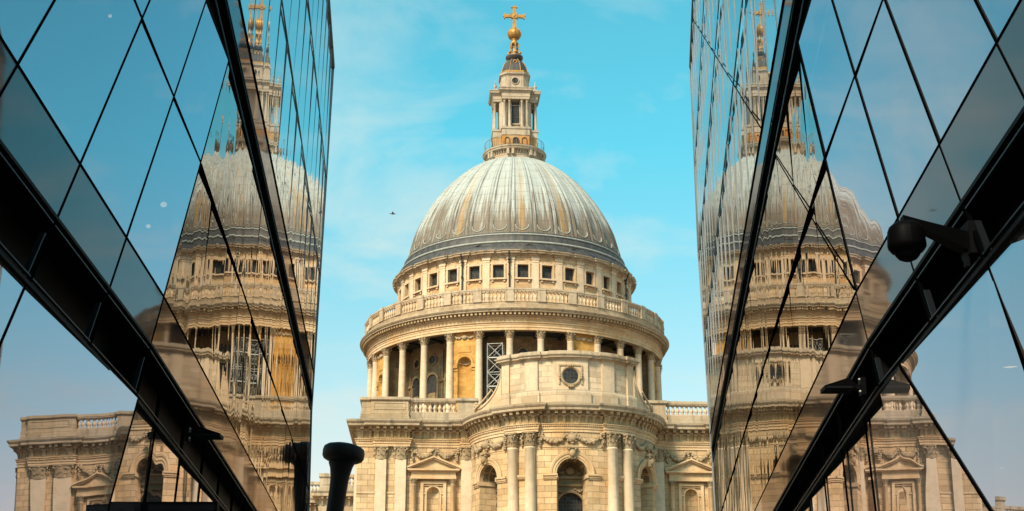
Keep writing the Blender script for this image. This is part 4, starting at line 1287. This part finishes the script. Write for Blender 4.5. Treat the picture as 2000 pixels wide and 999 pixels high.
def glass_building(name, label, p0, az1, az2, azA, elA, side, cols1, band2, rows_up, band1, rows_hi, roof, end, j0, jstep, targets, seed, crease=None):
    rd = random.Random(seed)
    root = empty(name, (p0[0] - side * 9.0, p0[1] + 15, 0)); tag(root, label, 'office building')
    inv = Vector(root.location)
    A = dirv(azA, elA); F1 = Facet(p0, az1, A, side); F2 = Facet(p0, az2, A, side)
    SL = -.4
    def send(t):
        for (ta, sa), (tb, sb) in zip(end, end[1:]):
            if t <= tb or (tb, sb) == end[-1]: return sa + (sb - sa) * (t - ta) / (tb - ta)
    def part(nm, m, mat, parent=None): return obj(nm, m, MAT[mat], parent or root, -inv if parent is None else (0, 0, 0))
    def pane(F, poly, mat, alpha, el=0.0, d=0.0, nm='glass_pane'):
        if len(poly) < 3: return
        sc = sum(q[0] for q in poly) / len(poly); tcn = sum(q[1] for q in poly) / len(poly)
        ka = tan(R(alpha - F.az)) * side; kt = tan(R(el))
        m = M()
        offs_ = [(s - sc) * ka + (t - tcn) * kt for s, t in poly]; d -= max(offs_)      # a turned pane sits back behind the joint line
        front = [F.p(s, t, d + o_) for (s, t), o_ in zip(poly, offs_)]
        uv = [(s, t) for s, t in poly]
        if (front[1] - front[0]).cross(front[2] - front[1]).dot(F.n) < 0: front.reverse(); uv.reverse()
        m.keep = True; m.face(front, uv)
        return part(nm, m, mat)
    def strip(F, a, b, w, mat, d=.006, h=.018, nm='mullion'):
        h += max(0, .03 + d); d = min(d, -.03)
        """thin bar on the glass from (s,t) a to b"""
        pa, pb = F.p(*a, d), F.p(*b, d)
        t = (pb - pa); sd = t.normalized().cross(F.n) * w
        m = M(); m.obox(pa - sd / 2, t, sd, F.n * h)
        return part(nm, m, mat)
    t_lo = -(p0[2] - .02) / A.z
    PIV = 0.0 if crease else .026      # the lowest panes swing about a line a little behind the fold
    # ---- near facet: whole columns between slanted joints
    r1 = [(t_lo, band2[0], 'low'), (band2[1], 0.0, 'span')] + [(a, b, 'up') for a, b in rows_up]
    for a, b, kind in r1:
        for s0, s1 in zip(cols1, cols1[1:]):
            g = .0
            al = targets('n' + kind, s0, a) + rd.uniform(-.08, .08)
            if kind == 'low': continue
            pane(F1, [(s0, a), (s1, a), (s1, b), (s0, b)], 'spandrel' if kind == 'span' else 'glass_near', F1.az if kind == 'span' else al, rd.uniform(-.02, .02), nm='spandrel_pane' if kind == 'span' else 'glass_pane')
    OFF = {0.0: PIV}
    lc_ = cols1 if crease else cols1[::-1][::2][::-1]      # the lowest storey of the left front has panes twice as wide
    low = list(zip(lc_, lc_[1:]))[::-1]
    if crease: low = [(cols1[-3] if cols1[-2] > -3 else cols1[-2], 0.0)] + low[2:]
    for s0, s1 in low:      # the lowest storey folds away under the band, pane by pane
        a, b = t_lo, band2[0]
        if crease and s1 == 0.0:
            # two panes that meet on the diagonal crease
            cs = lambda t: crease[0] + crease[1] * t
            tb_ = (s0 - crease[0]) / crease[1]
            k2 = tan(R(targets('flow', -.5, a) - F1.az)) * side
            oc = lambda t: cs(t) * k2
            k1 = tan(R(targets('nlow', s0, a) - F1.az)) * side
            k3 = k1 + tan(R(.8)) * side
            s3 = -4.02                      # a frameless joint between two panes
            j3 = lambda t: s0 + (crease[0] - crease[1] * 3.97 - s0) * (t - b) / (-3.97 - b)
            def off1(s, t): return oc(t) + (s - cs(t)) * k1
            def off3(s, t): return off1(j3(t), t) + (s - j3(t)) * k3
            OFF[s0] = off3(s0, b)
            tj = -3.97       # where the joint meets the crease
            polys = [([(cs(b), b), (0.0, b), (0.0, a), (s0, a), (s0, tb_)], lambda s, t: s * k2),
                     ([(s0, b), (cs(b), b), (cs(tj), tj)], off1),
                     ([(s0, b), (cs(tj), tj), (s0, tb_)], off3)]
        else:
            ks = tan(R(targets('nlow', s0, a) - F1.az)) * side
            OFF[s0] = OFF[s1] + (s0 - s1) * ks
            polys = [([(s0, a), (s1, a), (s1, b), (s0, b)], lambda s, t, s1=s1, ks=ks: OFF[s1] + (s - s1) * ks)]
        for poly, off in polys:
            m = M(); m.keep = True
            fr_ = [F1.p(s, t, off(s, t)) for s, t in poly]; uv = list(poly)
            if (fr_[1] - fr_[0]).cross(fr_[2] - fr_[1]).dot(F1.n) < 0: fr_.reverse(); uv.reverse()
            m.face(fr_, uv); part('glass_pane', m, 'glass_near')
    if crease:
        s0 = low[0][0]; tb_ = (s0 - crease[0]) / crease[1]
        pa, pb = F1.p(cs(band2[0]), band2[0], oc(band2[0]) - .01), F1.p(s0, tb_, oc(tb_) - .01)
        m = M(); t = pb - pa; sd = t.normalized().cross(F1.n) * .03; m.obox(pa - sd / 2, t, sd, F1.n * .02); part('crease', m, 'mullion')
    m = M(); jl = sorted(OFF)
    for s0, s1 in zip(jl, jl[1:]): m.face([F1.p(s0, band2[0] - .01, 0.0), F1.p(s1, band2[0] - .01, 0.0), F1.p(s1, band2[0] - .01, OFF[s1] - .3), F1.p(s0, band2[0] - .01, OFF[s0] - .3)])
    part('soffit', m, 'black')
    for s0 in cols1[1:]:
        wd = .02; hh = .020 if side > 0 else .017
        if s0 == 0.0: wd = .016
        strip(F1, (s0, band2[1]), (s0, rows_up[-1][1]), wd, 'mullion', -.012, hh); 
        if s0 in OFF and s0 != (0.0 if crease else None): strip(F1, (s0, t_lo), (s0, band2[0]), wd, 'mullion', -.012 + OFF[s0], hh)
    S0 = cols1[0]
    for t in (0.0, rows_up[0][1]): strip(F1, (S0, t), (0, t), .02, 'mullion', -.012, .021 if side > 0 else .018, nm='transom')
    # ---- far facet: steeper joints, clipped at the fold and at the end of the building
    rows = [(t_lo, band2[0], 'low'), (band2[1], 0.0, 'span')] + [(a, b, 'up') for a, b in rows_up] + [(band1[1], rows_hi[0][0], 'span')] + [(a, b, 'hi') for a, b in rows_hi]
    smin = {'low': 0, 'span': 0, 'up': 0, 'hi': -6.0}
    for a, b, kind in rows:
        lo = -6.0 if a >= band1[1] - .01 else 0.0
        step = jstep
        k0 = int((lo - j0 + SL * -b) / step) - 3
        for k in range(k0, k0 + 40):
            q = [(j0 + k * step + SL * a, a), (j0 + (k + 1) * step + SL * a, a), (j0 + (k + 1) * step + SL * b, b), (j0 + k * step + SL * b, b)]
            q = clip(q, lambda p: p[0] - lo); q = clip(q, lambda p: send(p[1]) - p[0]) if q else q
            if len(q) < 3: continue
            ms = sum(p[0] for p in q) / len(q)
            al = targets('f' + kind, ms, a) + rd.uniform(-.3, .3) * {'low': .4, 'hi': .4}.get(kind, 1.0)
            mat = {'span': 'spandrel', 'hi': 'glass_far', 'low': 'glass_near'}.get(kind, 'glass_mid')
            pane(F2, q, mat, F2.az if kind == 'span' else al, 0 if kind == 'span' else rd.uniform(-.08, .08), nm='spandrel_pane' if kind == 'span' else 'glass_pane')
            sa, sb = j0 + k * step + SL * a, j0 + k * step + SL * b
            if min(sa, sb) > lo + .05 and sa < send(a) - .1:
                bt = b
                while SL * bt + j0 + k * step > send(bt) and bt > a: bt -= .2
                if kind == 'hi': strip(F2, (sa, a), (j0 + k * step + SL * bt, bt), .05, 'frit', -.01, .009)
                else: strip(F2, (sa, a), (j0 + k * step + SL * bt, bt), .008 if kind != 'low' else .012, 'mullion', -.012, .004 if kind != 'low' else .005)
    strip(F2, (0, 0), (send(0), 0), .028, 'mullion', -.012, nm='transom')
    strip(F2, (0, rows_up[0][1]), (send(rows_up[0][1]), rows_up[0][1]), .018, 'mullion', -.012, .02, nm='transom')
    strip(F2, (-6, rows_hi[0][0]), (send(rows_hi[0][0]), rows_hi[0][0]), .03, 'mullion', -.012, .034, nm='transom')
    for a, b in rows_hi[:-1]: strip(F2, (-6, b), (send(b), b), 0.06, 'frit', -.01, .012, nm='transom')
    strip(F2, (-6, roof), (send(roof), roof), .16, 'frit', -.05, .1, nm='roof_edge')
    ts = [band2[0], 3, band1[0], 12, 20, roof]
    m = M()
    for ta, tb in zip(ts, ts[1:]):
        pa, pb = F2.p(send(ta), ta, -.03), F2.p(send(tb), tb, -.03)
        m.obox(pa, pb - pa, F2.u * .05, F2.n * .06)
    part('end_trim', m, 'frit')
    # ---- the two dark recessed bands
    def band(F, s0, s1, ta, tb, dep, nm, skew=0.0):
        m = M()
        a, b, c, d = F.p(s0, ta), F.p(s1, ta), F.p(s1, tb), F.p(s0, tb)
        n = F.n * -dep
        m.face([a + n, b + n, c + n, d + n]); m.face([a, b, b + n, a + n]); m.face([d + n, c + n, c, d]); m.face([a, a + n, d + n, d]); m.face([b + n, b, c, c + n])
        o = part(nm, m, 'black')
        for t in (ta, tb):
            for w_, off in ((.045, 0.0), (.02, .10)):
                q = t - off if t == tb else t + off
                pa, pb = F.p(s0, q, -.02), F.p(s1, q, -.02)
                e = M(); e.obox(pa - F.a * w_ / 2, pb - pa, F.a * w_, F.n * (.03 if off == 0 else .022)); part('band_edge', e, 'black' if off == 0 else 'fin', o)
        return o
    bA = band(F1, S0, 0, band2[0], band2[1], .35, 'dark_band'); bB = band(F2, 0.0, send(band2[0]) - .1, band2[0], band2[1], .35, 'dark_band')
    b1o = band(F2, -6, send(band1[1]) - .02, band1[0], band1[1], .35, 'dark_band')
    # fins standing in the bands at the joints
    for s0 in cols1[1:]:
        for ds, mm in ((-.10, 'fin'),):
            pa = F1.p(s0 + ds, band2[0] + .12, -.06); pb = F1.p(s0 + ds, band2[1] - .3, -.06)
            m = M(); m.obox(pa, pb - pa, F1.u * .03, F1.n * .05); part('band_fin', m, mm, bA)
        pa = F1.p(s0 - .03, band2[0], -.03); pb = F1.p(s0 - .03, band2[1], -.03); m = M(); m.obox(pa, pb - pa, F1.u * .05, F1.n * .035); part('band_fin', m, 'mullion', bA)
    for k in range(0, 9):
        sa = j0 + k * jstep
        for band_, bo in ((band2, bB), (band1, b1o)):
            s_ = sa + SL * band_[0]
            if s_ < .3 or s_ > send(band_[0]) - 1: continue
            pa = F2.p(s_, band_[0] + .05, -.05); pb = F2.p(sa + SL * (band_[1] - .05), band_[1] - .05, -.05)
            m = M(); m.obox(pa, pb - pa, F2.u * .04, F2.n * .04); part('band_fin', m, 'mullion', bo)
    # ---- inside: floors, back wall; roof, ends
    def inn(F, s, z, dep):
        t = (z - p0[2]) / A.z
        q = F.p(s, t, -dep); return q
    def slab(z0, z1, dep0, dep1, nm, mat):
        m = M()
        for (F, sa, sb) in ((F1, S0, 0.0), (F2, 0.0, 27.0)):
            lowz = []; 
            for z in (z0, z1):
                t = (z - p0[2]) / A.z
                corr = -t * .6      # vertical instead of slanted ends
                lowz.append([F.p(sa + (corr if F is F2 or sa != 0 else corr), t, -dep0), F.p(sb + corr, t, -dep0), F.p(sb + corr, t, -dep1), F.p(sa + corr, t, -dep1)])
            for i in range(4):
                j = (i + 1) % 4; m.face([lowz[0][i], lowz[0][j], lowz[1][j], lowz[1][i]])
            m.face(lowz[0][::-1]); m.face(lowz[1])
        return part(nm, m, mat)
    for z in (p0[2] - .55, p0[2] + rows_up[0][1] * A.z - .15, p0[2] + band1[0] * A.z): slab(z, z + .3, .45, 5.0, 'floor_slab', 'inside')
    slab(0.02, p0[2] + roof * A.z - .3, 5.0, 16.0, 'building_core', 'inside')
    slab(p0[2] + roof * A.z - .3, p0[2] + roof * A.z - .05, .3, 16.0, 'roof_slab', 'leadroof')
    m = M(); q = [F2.p(send(t), t, -.08) for t in (0 + t_lo, band1[0], roof)]
    w = -F2.n * 15.5
    m.face([q[0], q[1], q[1] + w, q[0] + w]); m.face([q[1], q[2], q[2] + w, q[1] + w]); part('end_wall', m, 'spandrel')
    return root, F1, F2
def t_left(k, s, t):
    if k == 'nlow': return -2.86 if s > -4.6 else -3.2
    if k[0] == 'n': return -3.35
    if k == 'flow': return -4.5
    if k == 'fup': return -4.6 - .03 * min(s, 12)
    return -4.7 + .012 * s
def t_right(k, s, t):
    if k == 'nlow': return 3.75
    if k[0] == 'n': return 4.9 if s > -2.4 else 4.6
    if k == 'flow': return 4.85
    if k == 'fup': return 5.0 + (.2 if s > t * .7 else -.3) + .02 * min(s, 12)
    return 4.1 + .03 * s
gl, L1, L2 = glass_building('glass_building', 'folded blue glass office building with dark bands on the left of the passage', (-4.334, 16.784, 6.450), -3.5, -5.1, -5.0, 50, 1,
    [-17.6, -15.4, -13.2, -11.0, -8.83, -6.65, -4.5, -2.32, 0.0], (-2.05, -1.0), [(0, 3.5), (3.5, 7.08)], (7.08, 8.0), [(9.1, 14.75), (14.75, 20.75), (20.75, 28.3)], 28.3,
    [(-9, 41.0), (2.0, 34.2), (7.05, 29.6), (28.3, 20.9)], .76, 2.27, t_left, 11)
gr, R1, R2 = glass_building('glass_building', 'folded blue glass office building on the right, security camera on its dark band', (3.810, 14.915, 5.963), 4.3, 5.9, 5.8, 52, -1,
    [-17.0, -15.2, -13.4, -11.6, -9.8, -8.0, -6.15, -4.3, -2.48, 0.0], (-1.71, -.9), [(0, 2.92), (2.92, 6.35)], (6.35, 7.2), [(8.05, 13.7), (13.7, 19.5), (19.5, 25.5), (25.5, 31.9)], 31.9,
    [(-8, 42.0), (2.0, 39.5), (7.07, 37.9), (20.6, 35.2), (31.9, 27.6)], .62, 2.05, t_right, 23, (.08, .71))
# the long crease that runs diagonally up the right hand front
m = M(); inv = Vector(gr.location)
for a, b, w in (((.1, .1), (4.45, 6.35), .03), ((5.5, 8.05), (22.5, 31.8), .05)):
    pa, pb = R2.p(*a, -.006), R2.p(*b, -.006); t = pb - pa; sd = t.normalized().cross(R2.n) * w * .7
    q = M(); q.obox(pa - sd / 2, t, sd, R2.n * .010); obj('crease', q, MAT['mullion'], gr, -inv)

# ------------------------------------------------------------------ lamps hanging inside, seen through the glass
def pendant(loc, r, label, ceil):
    e = empty('pendant_lamp', loc); tag(e, label, 'lamp', None)
    q = M(); q.blob((0, 0, 0), r, (1, 1, .8), 14, 8); obj('bulb', q, MAT['lamp'], e)
    q = M(); q.lathe([(r * .3, r * .7), (r * .5, r * .9), (r * .12, r * 1.6)], 12); q.tube([(0, 0, r * 1.5), (0, 0, ceil)], .008, 5); obj('cord', q, MAT['black'], e)
pendant((-4.67, 17.7, 8.0), .045, 'larger glowing lamp seen through left glass beside the fold', .9)
pendant((-4.62, 16.85, 7.4), .03, 'small round lamp seen through left glass, lower than its neighbour', 1.4)
pendant((-4.42, 13.88, 8.82), .022, 'small lamp high behind the big near pane on the left', .3)
def downlight(loc, r, label):
    e = empty('downlight', loc); tag(e, label, 'lamp')
    q = M(); n = 20; q.face([(r * cos(2 * pi * i / n), r * sin(2 * pi * i / n), 0) for i in range(n)]); obj('lens', q, MAT['lamp'], e)
    q = M(); q.lathe([(r * 1.02, -.01), (r * 1.15, -.01), (r * 1.2, .05), (r * .4, .1)], 20); obj('rim', q, MAT['fin'], e)
downlight((3.53, 9.7, 3.89), .055, 'round downlight seen through the lower right glass at the edge')
downlight((3.60, 10.3, 3.27), .04, 'faint small downlight low behind the right hand glass')

# ------------------------------------------------------------------ wedge floodlights on the bands
def floodlight(loc, s, label, sc=1.0):
    """loc on the wall; s = direction along x to the passage"""
    e = empty('floodlight', loc); tag(e, label, 'floodlight', 'wedge floodlights on the dark bands')
    q = M()
    # hood: roof of two slopes over a shallow lamp box, lens below and in front
    x0, xm, x1 = s * .12 * sc, s * .24 * sc, s * .60 * sc
    y0, y1 = -.17 * sc, .17 * sc
    zt, zm, zb = .10 * sc, -.015 * sc, -.075 * sc
    prof = [(x0, -.01 * sc), (xm, zt), (x1, zm), (x1 + s * .0, zb), (x0 + s * .04 * sc, zb)]
    q.prism([(a, b) for a, b in prof], y0, y1)
    obj('hood', q, MAT['blackgloss'], e)
    q = M(); q.box(min(x0 + s * .07 * sc, x1 - s * .02), max(x0 + s * .07 * sc, x1 - s * .02), y0 - .006, y1 + .006, zb + .012, zm - .01); obj('lens', q, MAT['fin'], e)
    q = M(); q.box(min(0, s * .13 * sc), max(0, s * .13 * sc), -.035, .035, -.05 * sc, .02 * sc); q.box(min(-s * .02, s * .03), max(-s * .02, s * .03), -.07, .07, -.10, .09)
    obj('bracket', q, MAT['black'], e)
    for dz in (.06, -.07):
        q = M(); q.blob((s * .05, -.08, dz), .014, (1, 1, 1), 8, 5); obj('bolt', q, MAT['steel'], e)
floodlight((-4.56, 19.55, 5.24), 1, 'black wedge floodlight on the dark band of the left building', .80)
floodlight((3.76, 14.75, 4.86), -1, 'black wedge floodlight on the dark band of the right building', .72)

# ------------------------------------------------------------------ dome camera on its arm
e = empty('security_camera', (3.40, 9.9, 4.93)); tag(e, 'black dome security camera on a tapering arm fixed to right building', 'security camera')
def rel(x, y, z): return (x - 3.40, y - 9.9, z - 4.93)
q = M(); c = rel(2.845, 9.6, 0); cx_, cy_ = c[0], c[1]; zt = 4.925 - 4.93
q.lathe([(.0, zt), (.085, zt), (.118, zt - .03), (.13, zt - .06), (.138, zt - .165), (.135, zt - .185), (.112, zt - .215), (.095, zt - .22)], 28, c=(cx_, cy_))
obj('housing', q, MAT['blackgloss'], e)
q = M(); q.lathe([(.092, zt - .215), (.088, zt - .24), (.065, zt - .268), (.035, zt - .283), (0, zt - .288)], 24, c=(cx_, cy_)); obj('dome_lens', q, MAT['blackgloss'], e)
q = M(); rows = []
for k in range(9):
    t = k / 8
    x = cx_ - .02 + (rel(3.40, 0, 0)[0] + .02 - cx_ + .02) * t; y = cy_ + (0.06 - cy_) * t
    h = .045 + .11 * t ** 1.2; w = .045 + .03 * t; zc = zt + .03 - .075 * t
    rows.append([(x - .0, y - w, zc - h / 2), (x, y + w, zc - h / 2), (x, y + w, zc + h / 2), (x, y - w, zc + h / 2)])
q.grid(rows, None, False, wrap=True); q.face(rows[0][::-1]); q.face(rows[-1])
obj('arm', q, MAT['black'], e)
q = M(); q.box(-.03, .06, -.1, .12, -.16, .09); q.box(-.05, -.02, -.03, .03, -.24, -.12); obj('wall_bracket', q, MAT['black'], e)

# ------------------------------------------------------------------ projecting sign box at the foot of the left wall
e = empty('projecting_sign', (-4.45, 16.6, 3.72)); tag(e, 'blank black projecting sign box held off the left glass wall by rods', 'sign')
q = M(); q.box(.11, 1.0, -.06, .06, -.55, .16); obj('sign_box', q, MAT['black'], e)
q = M(); q.box(.19, .97, -.075, -.058, -.5, .125); obj('face_panel', q, MAT['fin'], e)
for z in (.07, -.45):
    q = M(); q.tube([(-.35, 0, z), (.13, 0, z)], .014, 8); obj('rod', q, MAT['black'], e)

# ------------------------------------------------------------------ the giant bronze nail
nl = empty('nail_sculpture', (-8.55, 60.0, 0)); tag(nl, 'giant black bronze nail sculpture leaning slightly in front of the churchyard', 'sculpture')
q = M()
tp_ = Vector((-7.235 + 8.55, 0, 12.03)); b0 = Vector((0, 0, 0)); ax = (tp_ - b0)
secs = [(0, .20), (.1, .26), (.4, .34), (.75, .365), (.87, .38), (.91, .41), (.94, .48), (.96, .58)]
rows = []
for f_, r in secs:
    c = b0 + ax * f_
    rows.append([(c.x + r * cos(2 * pi * i / 28 + pi / 28), c.y + r * sin(2 * pi * i / 28 + pi / 28), c.z) for i in range(28)])
q.grid(rows, None, True, wrap=True); q.face(rows[0]); obj('shank', q, MAT['bronze'], nl)
q = M(); rows = []
tiltv = ax.normalized(); e1 = Vector((tiltv.z, 0, -tiltv.x)); e2 = Vector((0, 1, 0)); e1 = (e1 + Vector((0, 0, .0))).normalized()
for h, r in ((-.50, .42), (-.46, .66), (-.38, .82), (-.26, .895), (-.02, .905), (.14, .86), (.24, .72), (.31, .45), (.33, .02)):
    c = tp_ + tiltv * h
    rows.append([tuple(c + e1 * (r * (1 + .02 * sin(3 * 2 * pi * i / 32)) * cos(2 * pi * i / 32)) + e2 * (r * sin(2 * pi * i / 32))) for i in range(32)])
q.grid(rows, None, True, wrap=True); q.face(rows[0][::-1]); obj('nail_head', q, MAT['bronze'], nl)

# ------------------------------------------------------------------ a bird far off in the sky
q = M(); q.blob((0, 0, 0), .06, (2.2, 1, .9), 8, 6); q.blob((.16, 0, .02), .045, (1, 1, 1), 6, 4)
q.face([(.05, .03, .02), (-.06, .03, .02), (-.10, .22, .05), (-.02, .24, .055)]); q.face([(.05, -.03, .02), (-.06, -.03, .02), (-.1, -.22, .06), (-.02, -.24, .065)])
q.face([(-.13, .03, 0), (-.13, -.03, 0), (-.26, -.05, 0), (-.26, .05, 0)])
b_ = obj('bird', q, MAT['feather'], None, (-8.12, 90, 33.48), .4); tag(b_, 'small dark bird flying left of the dome', 'bird')
